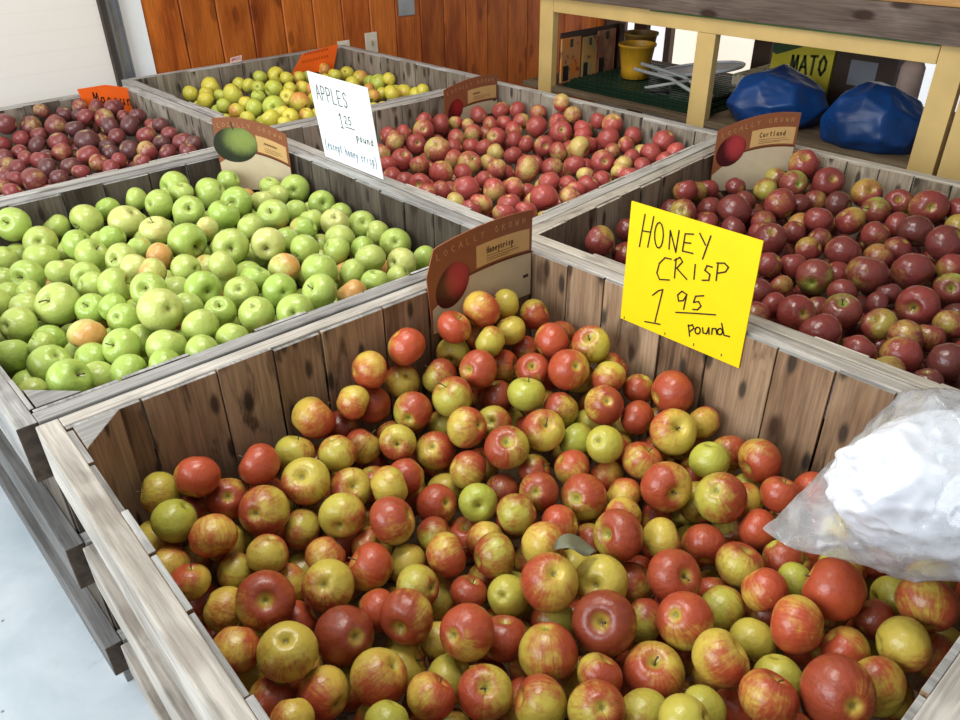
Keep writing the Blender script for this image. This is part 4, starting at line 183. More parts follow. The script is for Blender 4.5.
def apple_mat(name, yel, grn, red1, red2, rough=.30, dots=.35, coat=.12):
    m, nt, bs = newmat(name); tc = N(nt, 'ShaderNodeTexCoord'); P = tc.outputs['Object']
    oi = N(nt, 'ShaderNodeObjectInfo'); rnd = oi.outputs['Random']
    def att(n):
        a = N(nt, 'ShaderNodeAttribute', attribute_type='OBJECT', attribute_name=n); return a.outputs['Fac']
    blush, hue, deep = att('blush'), att('hue'), att('deep')
    off = N(nt, 'ShaderNodeCombineXYZ')
    nt.links.new(math_(nt, 'MULTIPLY', rnd, 53.1), off.inputs[0]); nt.links.new(math_(nt, 'MULTIPLY', rnd, 91.7), off.inputs[1]); nt.links.new(math_(nt, 'MULTIPLY', rnd, 23.3), off.inputs[2])
    O = off.outputs[0]
    sep = N(nt, 'ShaderNodeSeparateXYZ'); nt.links.new(P, sep.inputs[0]); x, y, z = sep.outputs
    rho = math_(nt, 'SQRT', math_(nt, 'ADD', math_(nt, 'MULTIPLY', x, x), math_(nt, 'MULTIPLY', y, y)))
    ir = math_(nt, 'DIVIDE', 1.0, math_(nt, 'MAXIMUM', rho, .05))
    cb = N(nt, 'ShaderNodeCombineXYZ')
    nt.links.new(math_(nt, 'MULTIPLY', x, ir), cb.inputs[0]); nt.links.new(math_(nt, 'MULTIPLY', y, ir), cb.inputs[1]); nt.links.new(math_(nt, 'MULTIPLY', z, .16), cb.inputs[2])
    n1 = noise_(nt, mapping(nt, P, (1, 1, 1), O), 1.5, 3, .55)
    st = noise_(nt, mapping(nt, cb.outputs[0], (1, 1, 1), O), 9.0, 4, .65)
    st2 = noise_(nt, mapping(nt, cb.outputs[0], (1, 1, 1), O), 24.0, 3, .6)
    mott = noise_(nt, mapping(nt, P, (1, 1, 1), O), 6.5, 4, .6)
    ang = math_(nt, 'MULTIPLY', rnd, 60.0)
    dr = math_(nt, 'ADD', math_(nt, 'ADD', math_(nt, 'MULTIPLY', x, math_(nt, 'COSINE', ang)), math_(nt, 'MULTIPLY', y, math_(nt, 'SINE', ang))), math_(nt, 'MULTIPLY', z, .15))
    s = math_(nt, 'MULTIPLY', dr, .60)
    s = math_(nt, 'MULTIPLY_ADD', math_(nt, 'SUBTRACT', n1, .5), 1.5, s)
    s = math_(nt, 'MULTIPLY_ADD', math_(nt, 'SUBTRACT', st, .5), .75, s)
    s = math_(nt, 'MULTIPLY_ADD', math_(nt, 'SUBTRACT', st2, .5), .35, s)
    s = math_(nt, 'MULTIPLY_ADD', math_(nt, 'SUBTRACT', mott, .5), .5, s)
    s = math_(nt, 'MULTIPLY_ADD', math_(nt, 'SUBTRACT', blush, .5), 1.9, s)
    mask = sstep(nt, s, -.36, .50)
    pole = sstep(nt, rho, .05, .36)
    pole = math_(nt, 'MAXIMUM', pole, math_(nt, 'MULTIPLY', sstep(nt, blush, .85, 1.0), .5))
    mask = math_(nt, 'MULTIPLY', mask, pole)
    base = mix(nt, math_(nt, 'ADD', hue, math_(nt, 'MULTIPLY', math_(nt, 'SUBTRACT', mott, .5), .5), clamp=True), (*yel, 1), (*grn, 1))
    red = mix(nt, math_(nt, 'ADD', deep, math_(nt, 'MULTIPLY', math_(nt, 'SUBTRACT', st, .5), 1.3), clamp=True), (*red1, 1), (*red2, 1))
    c = mix(nt, math_(nt, 'MULTIPLY', mask, .92), base, red)
    v = N(nt, 'ShaderNodeTexVoronoi'); v.inputs['Scale'].default_value = 9.5; nt.links.new(mapping(nt, P, (1, 1, 1), O), v.inputs['Vector'])
    c = mix(nt, sstep(nt, v.outputs['Distance'], .05, .10, dots, 0), c, (yel[0], yel[1]*.9, yel[2]*2+.05, 1))
    c = mix(nt, sstep(nt, rho, .04, .17, .75, 0), c, (.13, .11, .02, 1))
    nt.links.new(c, bs.inputs['Base Color'])
    bs.inputs['Roughness'].default_value = rough; bs.inputs['Specular IOR Level'].default_value = .45
    bs.inputs['Coat Weight'].default_value = coat; bs.inputs['Coat Roughness'].default_value = .18
    bump(nt, bs, math_(nt, 'ADD', n1, math_(nt, 'MULTIPLY', mott, .10)), .12, .05)
    return m

M = {}
# weathered bin timber: inside boards (vertical grain) and outside rails (grain along x or y)
def bin_mats(key, dark, mid, light, rdark, rmid, rlight, stain=.6):
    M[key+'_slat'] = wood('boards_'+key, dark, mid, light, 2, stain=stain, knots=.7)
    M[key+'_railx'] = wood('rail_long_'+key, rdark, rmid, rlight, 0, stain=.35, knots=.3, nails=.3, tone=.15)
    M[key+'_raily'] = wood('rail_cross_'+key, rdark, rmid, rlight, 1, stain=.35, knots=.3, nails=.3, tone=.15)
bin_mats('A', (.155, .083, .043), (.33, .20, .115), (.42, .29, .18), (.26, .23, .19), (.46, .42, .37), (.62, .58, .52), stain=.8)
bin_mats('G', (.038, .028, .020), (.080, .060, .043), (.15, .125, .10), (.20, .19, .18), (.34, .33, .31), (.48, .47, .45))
bin_mats('Pu', (.13, .10, .075), (.25, .21, .16), (.36, .31, .25), (.30, .28, .25), (.46, .44, .41), (.58, .56, .53))
bin_mats('Ye', (.13, .10, .075), (.23, .185, .14), (.34, .29, .23), (.28, .26, .24), (.42, .40, .38), (.55, .53, .51))
bin_mats('Pi', (.16, .13, .095), (.28, .235, .18), (.40, .35, .28), (.30, .28, .25), (.46, .43, .39), (.60, .57, .52))
bin_mats('Dr', (.16, .12, .08), (.31, .24, .165), (.42, .35, .26), (.32, .28, .23), (.48, .43, .35), (.62, .56, .47))
M['post'] = wood('grey_corner_timber', (.16, .15, .14), (.30, .29, .27), (.42, .41, .39), 0, stain=.4, knots=.2, nails=0)

M['shaded_endgrain'] = plain('rail_end_grain_shaded', (.075, .055, .04), .85, var=.3, scale=60)  # dark end grain, with the shade on the rail ends put into its colour
M['dark_rail'] = wood('dark_grey_rail', (.07, .065, .06), (.15, .145, .14), (.24, .23, .22), 1, stain=.3, knots=0, nails=0)
M['honey'] = apple_mat('apple_skin_red_over_yellow', (.60, .42, .07), (.38, .40, .055), (.43, .046, .026), (.20, .009, .014), rough=.34, dots=.30, coat=.14)
M['green'] = apple_mat('apple_skin_green', (.54, .55, .17), (.34, .47, .085), (.62, .30, .09), (.50, .20, .06), rough=.28, dots=.25)
M['plum'] = apple_mat('apple_skin_plum', (.55, .38, .12), (.36, .34, .10), (.26, .022, .040), (.085, .014, .035), rough=.33)
M['yellow'] = apple_mat('apple_skin_yellow', (.70, .60, .075), (.46, .55, .085), (.66, .27, .07), (.50, .14, .05))
M['pink'] = apple_mat('apple_skin_rose', (.62, .46, .14), (.50, .46, .12), (.47, .055, .065), (.24, .016, .035), rough=.32)
M['maroon'] = apple_mat('apple_skin_maroon', (.42, .24, .05), (.28, .36, .06), (.25, .026, .035), (.095, .010, .024), rough=.26)
M['stem'] = plain('apple_stem', (.10, .06, .025), .7)
M['calyx'] = plain('apple_calyx', (.05, .04, .02), .9)
M['concrete'] = None

def concrete():
    m, nt, bs = newmat('pale_painted_concrete'); tc = N(nt, 'ShaderNodeTexCoord'); P = tc.outputs['Object']
    a = noise_(nt, P, 2.2, 6, .6, .4); b = noise_(nt, P, 14, 5, .65); d = noise_(nt, P, 5, 6, .7, 1.2)
    c = mix(nt, sstep(nt, a, .35, .65), (.42, .48, .52, 1), (.57, .61, .64, 1))
    c = mix(nt, sstep(nt, b, .5, .75, 0, .35), c, (.42, .46, .48, 1))
    c = mix(nt, sstep(nt, d, .60, .66, 0, .35), c, (.30, .30, .28, 1))
    v = N(nt, 'ShaderNodeTexVoronoi'); v.inputs['Scale'].default_value = 9; nt.links.new(P, v.inputs['Vector'])
    c = mix(nt, sstep(nt, v.outputs['Distance'], .02, .05, .8, 0), c, (.08, .07, .06, 1))
    nt.links.new(c, bs.inputs['Base Color']); bs.inputs['Roughness'].default_value = .38
    bump(nt, bs, b, .12, .002); return m
def sidewall():
    m, nt, bs = newmat('white_ribbed_panel'); tc = N(nt, 'ShaderNodeTexCoord')
    sep = N(nt, 'ShaderNodeSeparateXYZ'); nt.links.new(tc.outputs['Object'], sep.inputs[0])
    w = math_(nt, 'SINE', math_(nt, 'MULTIPLY', sep.outputs[2], 75.0))
    nt.links.new(mix(nt, sstep(nt, w, .92, 1.0, 0, .10), (.85, .80, .74, 1), (.62, .58, .54, 1)), bs.inputs['Base Color'])
    bs.inputs['Roughness'].default_value = .5; return m
M['pine'] = wood('orange_stained_pine', (.27, .052, .009), (.52, .125, .018), (.60, .17, .026), 2, stain=.15, knots=.5, tone=.3, grain=.5, rough=.42, nails=0)
M['groove'] = plain('dark_groove', (.045, .012, .005), .8)
M['bench'] = plain('bench_cream_paint', (.62, .43, .16), .55, var=.07, scale=7)
M['plank'] = wood('grey_brown_plank', (.09, .06, .045), (.17, .125, .10), (.24, .19, .16), 1, stain=.2, knots=.9, nails=0, tone=.2)
M['benchtop'] = wood('honey_board', (.36, .17, .05), (.56, .31, .11), (.64, .40, .18), 1, stain=.1, knots=.5, nails=0)
M['shelfwood'] = wood('tan_shelf_board', (.09, .06, .035), (.17, .12, .07), (.24, .18, .11), 1, stain=.2, knots=.3, nails=0)

def printed(name, col, rough=.45): return plain(name, col, rough, var=.03, scale=30)

# ------------------------------------------------------------------ setting
SW = M['side'] = sidewall()
b = MB(); b.box((-4, -4, -.06), (6, 5, 0)); struct('floor', b, concrete())
YW = 3.98
b = MB(); b.box((-4, YW, 0), (1.15, YW+.08, 2.9)); struct('wall_panelled', b, SW)
b = MB(); b.box((1.15, YW-.035, 0), (1.175, YW+.08, 2.9)); struct('trim_1', b, plain('dark_rubber_seal', (.045, .035, .025), .7))
b = MB(); b.box((1.175, YW-.05, 0), (1.182, YW+.08, 2.9)); b.box((1.182, YW-.02, 0), (1.232, YW+.08, 2.9)); b.box((1.226, YW-.045, 0), (1.232, YW-.02, 2.9))
for zz in (.95, 1.0, 1.25): b.box((1.20, YW-.023, zz), (1.208, YW-.019, zz+.03))
struct('trim_2', b, plain('galvanised_track', (.36, .37, .40), .35, .8))
b = MB(); b.box((1.232, YW-.01, 0), (1.345, YW+.08, 2.9)); struct('trim_3', b, plain('white_gloss_trim', (.84, .86, .88), .4, var=.02))
b = MB(); b.box((1.345, YW+.012, 0), (4.75, YW+.08, 2.9)); x = 1.348
back = struct('wall_timber_backing', b, M['groove'])
b = MB(); w = .184
while x < 4.7:
    x1 = min(x+w-.004, 4.74); c = .006
    b.prism([(x, YW+.014), (x, YW+c), (x+c, YW), (x1-c, YW), (x1, YW+c), (x1, YW+.014)], 0, 2.9); x += w
struct('wall_timber', b, M['pine'])
# far side wall with wide daylit windows
XW = 4.75
wallm = plain('brown_painted_wall', (.10, .055, .035), .7)
b = MB(); b.box((XW, -4, 0), (XW+.1, YW+.1, .28)); b.box((XW, -4, 1.35), (XW+.1, YW+.1, 2.9)); b.box((XW, 3.80, .28), (XW+.1, YW+.1, 1.35)); b.box((XW, -4, .28), (XW+.1, .6, 1.35))
struct('wall_windows', b, wallm)
def glow(name, col, s):
    m, nt, bs = newmat(name); tc = N(nt, 'ShaderNodeTexCoord'); n = noise_(nt, tc.outputs['Object'], 1.6, 2)
    nt.links.new(mix(nt, n, (*col, 1), (col[0]*.9, col[1]*.86, col[2]*.8, 1)), bs.inputs['Emission Color']); bs.inputs['Emission Strength'].default_value = s
    bs.inputs['Base Color'].default_value = (.8, .8, .8, 1); return m
for i, (ya, yb, colr) in enumerate(((.60, 1.95, (.86, .93, 1.0)), (1.99, 3.02, (1.0, .93, .80)), (3.06, 3.38, (1.0, .92, .78)), (3.43, 3.80, (.86, .86, .92)))):
    b = MB(); b.box((XW+.03, ya, .28), (XW+.05, yb, 1.35)); struct('window_%d' % (i+1), b, glow('daylit_pane_%d' % (i+1), colr, .95))
b = MB()
for y in (1.95, 3.02): b.box((XW-.01, y, .28), (XW+.06, y+.04, 1.35))
b.box((XW-.02, 3.38, .28), (XW+.06, 3.43, 1.35)); struct('trim_4', b, plain('dark_window_post', (.09, .06, .045), .6))
b = MB(); b.box((-1.2, -.9, 2.9), (XW+.1, YW+.1, 3.0)); struct('ceiling', b, plain('white_ceiling', (.75, .73, .70), .8, var=.03))

def plate(name, label, cat, x0, x1, z0, z1, mat, holes=()):
    b = MB(); b.box((x0, YW-.008, HR+z0), (x1, YW-.0005, HR+z1)); t = obj(name, b, mat, bevel=.002); tag(t, label, cat)
    return t
cream = plain('cream_plastic', (.72, .66, .52), .4, var=.03)
p1 = plate('wall_outlet', 'cream wall outlet half hidden by the far bin rim, on the orange pine boards', 'outlet', 2.395, 2.475, -.085, .0, cream)
p2 = plate('light_switch', 'cream toggle switch plate on the pine wall beside the outlet', 'switch', 2.585, 2.668, -.09, .022, cream)
b = MB(); b.box((2.620, YW-.020, HR-.045), (2.632, YW-.008, HR-.022)); obj('toggle', b, plain('beige_toggle', (.45, .36, .25), .4), p2)
b = MB(); b.box((2.418, YW-.011, HR-.045), (2.452, YW-.0075, HR-.012)); obj('socket', b, cream, p1)
p3 = plate('switch_plate', 'brushed steel cover plate high on the orange pine wall', 'switch', 2.835, 2.955, .085, .26, plain('brushed_steel', (.42, .43, .45), .35, .9))

# ------------------------------------------------------------------ bins
def bin_(key, label, rt=dict(l=.035, r=.035, f=.035, n=.035)):
    q = [Vector((x, y, 0)) for x, y in QUADS[key]]      # l-f, r-f, r-n, l-n
    c = sum(q, Vector())/4
    t = thing('apple_bin', label, 'bin', (c.x, c.y, 0), 'wooden bulk bins of apples')
    rr = random.Random(hash(key) % 1000 if False else sum(map(ord, key)))
    sides = [('f', q[0], q[1]), ('r', q[1], q[2]), ('n', q[2], q[3]), ('l', q[3], q[0])]
    inner = []
    info = {}
    for s, a, b_ in sides:
        d = (b_-a).normalized(); n = Vector((-d.y, d.x, 0))
        if (c-a).dot(n) < 0: n = -n
        info[s] = (a, b_, d, n)
    def isect(p, d, p2, d2):
        det = d.x*(-d2.y)+d2.x*d.y
        e = p2-p; u = (e.x*(-d2.y)+d2.x*e.y)/det; return p+d*u
    def corner(s1, s2, o1, o2):
        a, _, d, n = info[s1]; a2, _, d2, n2 = info[s2]
        return isect(a+n*o1, d, a2+n2*o2, d2)
    nxt = {'f': ('l', 'r'), 'r': ('f', 'n'), 'n': ('r', 'l'), 'l': ('n', 'f')}
    for s in 'frnl':
        a, b_, d, n = info[s]; th = rt[s]; e1, e2 = nxt[s]
        for (z0, z1) in ((HR-.12, HR), (HR-.39, HR-.285), (.065, .155)):
            o1, o2 = (0, 0) if s in 'lr' else (rt[e1], rt[e2])
            P = [corner(s, e1, 0, o1), corner(s, e2, 0, o2), corner(s, e2, th, o2), corner(s, e1, th, o1)]
            g = MB(); zz = z1-(rr.random()*.003 if s in 'lr' else .002+rr.random()*.002)
            g.prism([(p.x, p.y) for p in P], z0, zz)
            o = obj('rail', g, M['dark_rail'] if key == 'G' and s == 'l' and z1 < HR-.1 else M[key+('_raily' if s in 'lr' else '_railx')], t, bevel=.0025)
            recolour(o, M['shaded_endgrain'], lambda n_: abs(n_.dot(d)) > .9)
        # boards inside the rails, vertical
        st = .011
        A_ = corner(s, e1, th, rt[e1]+(.0 if s in 'fn' else st)); B_ = corner(s, e2, th, rt[e2]+(.0 if s in 'fn' else st))
        L = (B_-A_).length; u = (B_-A_).normalized(); x = 0; g = MB()
        while x < L-.01:
            w = min(rr.uniform(.10, .165), L-x)
            if L-x-w < .05: w = L-x
            th2 = st-rr.random()*.003; p = A_+u*(x+.0015); e = u*(w-.003-rr.random()*.003)
            top = HR-.001-rr.random()*.009
            g.obox((p.x, p.y, .09), e, n*th2, (0, 0, top-.09)); x += w
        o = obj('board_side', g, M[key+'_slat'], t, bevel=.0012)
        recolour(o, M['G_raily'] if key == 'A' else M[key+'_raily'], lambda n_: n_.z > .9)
    # corner posts, triangular
    for s1, s2 in {'A': (('l', 'f'),), 'G': (('n', 'l'),)}.get(key, ()):
        p = corner(s1, s2, rt[s1]+.0115, rt[s2]+.0115); d1 = info[s1][2]; d2 = info[s2][2]
        if (c-p).dot(d1) < 0: d1 = -d1
        if (c-p).dot(d2) < 0: d2 = -d2
        g = MB(); k = .078; a = p+d1*k; b2 = p+d2*k
        g.prism([(p.x, p.y), (a.x, a.y), (b2.x, b2.y)], .09, HR-.002); o = obj('corner_post', g, M['post'], t, bevel=.0015); recolour(o, M[key+'_slat'], lambda n_: abs(n_.z) < .5)
    g = MB(); P = [corner('f', 'l', .035, .035), corner('f', 'r', .035, .035), corner('n', 'r', .035, .035), corner('n', 'l', .035, .035)]
    g.prism([(p.x, p.y) for p in P], .066, .088); obj('bottom_boards', g, M[key+'_slat'], t)
    for fy in (.06, .5, .94):                         # skids along x
        a = q[3].lerp(q[0], fy); b2 = q[2].lerp(q[1], fy); dy = Vector((0, .045, 0))
        ins = (b2-a).normalized()*.02
        g = MB(); g.prism([((a+ins-dy).x, (a-dy).y), ((b2-ins-dy).x, (b2-dy).y), ((b2-ins+dy).x, (b2+dy).y), ((a+ins+dy).x, (a+dy).y)], 0, .064); obj('skid', g, M[key+'_railx'], t)
    return t
bin_('A', 'large weathered wooden bin of red and yellow apples, below the yellow sign', dict(l=.037, r=.035, f=.033, n=.040))
bin_('G', 'weathered wooden bin filled with green apples')
bin_('Pu', 'wooden bin of dark plum coloured apples against the white panelled wall')
bin_('Ye', 'wooden bin of yellow apples against the orange pine wall')
bin_('Pi', 'wooden bin of rose pink apples behind the white price card')
bin_('Dr', 'pale wooden bin of maroon apples beside the bench with blue bags')

# ------------------------------------------------------------------ apples
def apple_mesh(name, seed, nu=30, nv=20):
    r = random.Random(seed); sq = r.uniform(.92, 1.0); lob = r.uniform(.01, .035); ph = r.uniform(0, 6.28); tp = r.uniform(.02, .09); tilt = r.uniform(-.05, .05); t2 = r.uniform(-.05, .05)
    asx = r.uniform(.96, 1.0)
    rows = []
    dt = r.uniform(.36, .46); db = r.uniform(.24, .33)
    for i in range(nv+1):
        p = math.pi*i/nv
        # denser rows near the hollows
        p = p-.16*math.sin(2*p)
        row = []
        for k in range(nu):
            a = 2*math.pi*k/nu
            rr = math.sin(p)*(1-tp*(1-math.cos(p))*.5)
            rr *= 1+.05*math.sin(p)**2
            rr *= 1+lob*math.cos(5*a+ph)*((1-math.cos(p))/2)**2+lob*.5*math.cos(3*a+ph)*((1+math.cos(p))/2)
            z = sq*math.cos(p)
            q = math.sin(p)
            if p < math.pi/2: z -= dt*math.exp(-(q/.30)**1.6)
            else: z += db*math.exp(-(q/.26)**1.6)+.03*math.cos(5*a+ph)*q*(1-q)
            z += .04*math.sin(p)**2
            x = rr*math.cos(a)*asx; y = rr*math.sin(a); z += tilt*x+t2*y
            row.append((x, y, z))
        rows.append(row)
    mx = max(math.sqrt(x*x+y*y+z*z) for row in rows for x, y, z in row)
    vs = []; fs = []; s = 1.0/mx
    top = rows[0][0]; bot = rows[-1][0]
    vs.append((0, 0, top[2]*s))
    for row in rows[1:-1]: vs += [(x*s, y*s, z*s) for x, y, z in row]
    vs.append((0, 0, bot[2]*s)); last = len(vs)-1
    for k in range(nu): fs.append((0, 1+k, 1+(k+1) % nu))
    for i in range(nv-2):
        for k in range(nu): fs.append((1+i*nu+k, 1+(i+1)*nu+k, 1+(i+1)*nu+(k+1) % nu, 1+i*nu+(k+1) % nu))
    for k in range(nu): fs.append((last, 1+(nv-2)*nu+(k+1) % nu, 1+(nv-2)*nu+k))
    me = bpy.data.meshes.new(name); me.from_pydata(vs, [], fs); me.polygons.foreach_set('use_smooth', [True]*len(fs)); me.update()
    me['zt'] = top[2]*s; me['zb'] = bot[2]*s
    return me
def stem_mesh(seed):
    r = random.Random(seed); l = r.uniform(.28, .5); bx = r.uniform(-.16, .16); by = r.uniform(-.16, .16)
    g = MB(); g.tube([(0, 0, -.03), (bx*.15, by*.15, l*.35), (bx*.5, by*.5, l*.7), (bx, by, l)], [.035, .026, .028, .042], 6); return g.mesh('stem')
def calyx_mesh(seed):
    r = random.Random(seed); g = MB()
    for k in range(5):
        a = 2*math.pi*k/5+r.uniform(-.2, .2); ca, sa = math.cos(a), math.sin(a); w = .045
        g.add([(ca*.02-sa*w, sa*.02+ca*w, .0), (ca*.02+sa*w, sa*.02-ca*w, 0), (ca*.12, sa*.12, -.06), (ca*.15, sa*.15, -.02), (ca*.05, sa*.05, -.07)], [(0, 1, 2), (0, 2, 3), (1, 4, 2), (0, 3, 4), (2, 4, 3), (0, 4, 1)])
    g.lathe([(.001, .0), (.05, -.01), (.045, -.05), (.001, -.06)], n=8); return g.mesh('calyx')
VAR = {}
KIND = dict(r=(.78, .35, .38), d=(1.0, .4, .95), p=(.86, .3, .65), o=(.68, .0, .08), y=(.34, .30, .25), g=(.06, .9, .2), b=(.66, .60, .50), k=(.52, .40, .35))
SPEC = {
 'A': dict(nm='red_yellow_apple', mat='honey', bin='front bin', kinds=KIND,
   look=dict(r='red apple with yellow patches', d='deep crimson apple', p='pinkish red apple', o='orange-red apple', y='yellow apple with faint blush', g='yellow-green apple', b='brownish red-green apple', k='half yellow, half red apple'),
   lm=[('the brown variety card', (.98, 1.15)), ('the yellow price sign', (1.1, .75)), ('the clear plastic bag', (.85, .3)), ('the whitish aisle rail', (.06, .75)), ('the grey corner post', (.13, 1.15)), ('the green bin boards', (.5, 1.17)), ('the open near rail', (.45, .1)), ('the dead leaf', (.617, .553))]),
 'G': dict(nm='green_apple', mat='green', bin='green bin', kinds=dict(n=(.02, .75, 0), y=(.08, .1, 0), o=(.62, .2, .1)),
   look=dict(n='green apple', y='pale yellowish green apple', o='green apple with orange blush'),
   lm=[('the brown variety card', (1.0, 2.35)), ('the aisle-side rail', (.05, 1.9)), ('the grey corner post', (.1, 1.33)), ('the plum bin boards', (.45, 2.4)), ('the front bin rim', (.6, 1.33)), ('the white price card', (1.1, 2.0)), ('the front bin card', (1.1, 1.35))]),
 'Pu': dict(nm='plum_red_apple', mat='plum', bin='plum bin', kinds=dict(p=(.95, .2, .5), r=(.86, .2, .12), d=(1.1, .2, 1.0), y=(.76, .2, .2)),
   look=dict(p='plum red apple', r='brighter red apple', d='dusky purple apple', y='cream-patched plum apple'),
   lm=[('the orange tag', (1.0, 3.6)), ('the white panelled wall', (.3, 3.6)), ('the green apple card', (1.0, 2.6)), ('the green bin rim', (.3, 2.6))]),
 'Ye': dict(nm='yellow_apple', mat='yellow', bin='yellow bin', kinds=dict(y=(.06, .1, 0), g=(.04, .9, 0), o=(.55, .1, .1)),
   look=dict(y='yellow apple', g='greenish yellow apple', o='yellow apple with orange blush'),
   lm=[('the orange tag', (2.1, 3.75)), ('the small pink tag', (1.7, 3.8)), ('the white price card', (1.6, 2.8)), ('the rose bin card', (2.2, 2.8)), ('the plum bin rim', (1.25, 3.2))]),
 'Pi': dict(nm='rose_apple', mat='pink', bin='rose bin', kinds=dict(p=(.86, .3, .45), y=(.60, .1, .1), r=(.93, .3, .55), o=(.70, 0, .0)),
   look=dict(p='rosy pink apple', y='cream and pink apple', r='bright red apple', o='orange apple'),
   lm=[('the brown variety card', (2.15, 2.5)), ('the white price card', (1.3, 2.0)), ('the bench side boards', (2.3, 2.0)), ('the front bin card', (1.3, 1.45)), ('the maroon bin rim', (2.0, 1.45))]),
 'Dr': dict(nm='maroon_apple', mat='maroon', bin='maroon bin', kinds=dict(r=(.86, .3, .25), p=(.98, .3, .6), d=(1.1, .3, 1.0), y=(.62, .2, .15), g=(.66, 1.0, .3)),
   look=dict(r='brick red apple', p='maroon apple', d='nearly black maroon apple', y='tan-cheeked maroon apple', g='green-patched maroon apple'),
   lm=[('the brown variety card', (2.2, 1.25)), ('the yellow price sign', (1.3, .85)), ('the bench side boards', (2.3, .7)), ('the rose bin boards', (1.6, 1.25)), ('the clear plastic bag', (1.3, .4))]),
}
ORD = 'first second third fourth fifth sixth seventh eighth ninth tenth eleventh twelfth thirteenth fourteenth fifteenth sixteenth'.split()
for key, S in SPEC.items():
    base = [apple_mesh(S['nm'], i*7+len(key)+ord(key[0])) for i in range(6)]
    for me in base: me.materials.append(M[S['mat']])
    stems = [stem_mesh(i) for i in range(4)]; cals = [calyx_mesh(i) for i in range(3)]
    for me in stems: me.materials.append(M['stem'])
    for me in cals: me.materials.append(M['calyx'])
    recs = []
    for e in DATA[key].split(';'):
        f = e.split(','); v = [int(t) for t in f[:7]]; recs.append((v, f[7][0], int(f[7][1])))
    groups = {}
    for i, (v, k, fl) in enumerate(recs):
        if fl >= 4: continue
        x, y = v[0]/1000, v[1]/1000
        j = min(range(len(S['lm'])), key=lambda j: (S['lm'][j][1][0]-x)**2+(S['lm'][j][1][1]-y)**2)
        d = math.hypot(S['lm'][j][1][0]-x, S['lm'][j][1][1]-y)
        groups.setdefault((k, fl, j), []).append((d, i))
    lab = {}
    for (k, fl, j), L in groups.items():
        L.sort(); view = {0: '', 1: ', stem end out', 2: ', blossom end out'}[fl]
        for n, (d, i) in enumerate(L):
            if len(L) == 1: lab[i] = '%s%s, the only such by %s' % (S['look'][k], view, S['lm'][j][0])
            else: lab[i] = '%s%s, %s such out from %s' % (S['look'][k], view, ORD[n] if n < len(ORD) else 'last', S['lm'][j][0])
            if len(lab[i].replace('-', ' ').split()) < 14: lab[i] = lab[i]+', '+S['bin']
    rs = random.Random(5)
    for i, (v, k, fl) in enumerate(recs):
        me = base[rs.randrange(6)]
        o = bpy.data.objects.new(S['nm'], me); COL.objects.link(o)
        ax = Vector(v[4:7]).normalized(); qd = ax.to_track_quat('Z', 'Y') @ Matrix.Rotation(rs.uniform(0, 6.28), 3, 'Z').to_quaternion()
        o.rotation_mode = 'QUATERNION'; o.rotation_quaternion = qd
        o.location = (v[0]/1000, v[1]/1000, v[2]/1000+HR); s = v[3]/1000*1.003; o.scale = (s, s, s)
        bl, hu, dp = S['kinds'][k]
        o['blush'] = bl+rs.uniform(-.09, .09); o['hue'] = min(1, max(0, hu+rs.uniform(-.25, .25))); o['deep'] = dp+rs.uniform(-.15, .15)
        if fl >= 4: tag(o, 'half-hidden %s under the top layer of the %s' % (S['look'][k], S['bin']), 'apple', 'half-hidden %ss low in the %s' % (S['look'][k], S['bin']))
        else:
            tag(o, lab[i], 'apple', 'apples heaped in the '+S['bin'])
            if key in ('A', 'G') or fl and key in ('Dr', 'Pi'):
                for nm, mm, z in (('stem', stems[rs.randrange(4)], me['zt']), ('calyx', cals[rs.randrange(3)], me['zb'])):
                    if key in ('Dr', 'Pi') and (nm == 'stem') != (fl == 1): continue
                    if nm == 'stem' and rs.random() < .35: continue
                    c = bpy.data.objects.new(nm, mm); COL.objects.link(c); c.parent = o; c.location = (0, 0, z if nm == 'stem' else z+.035); c.scale = (1, 1, 1) if nm == 'stem' else (.62, .62, .6)

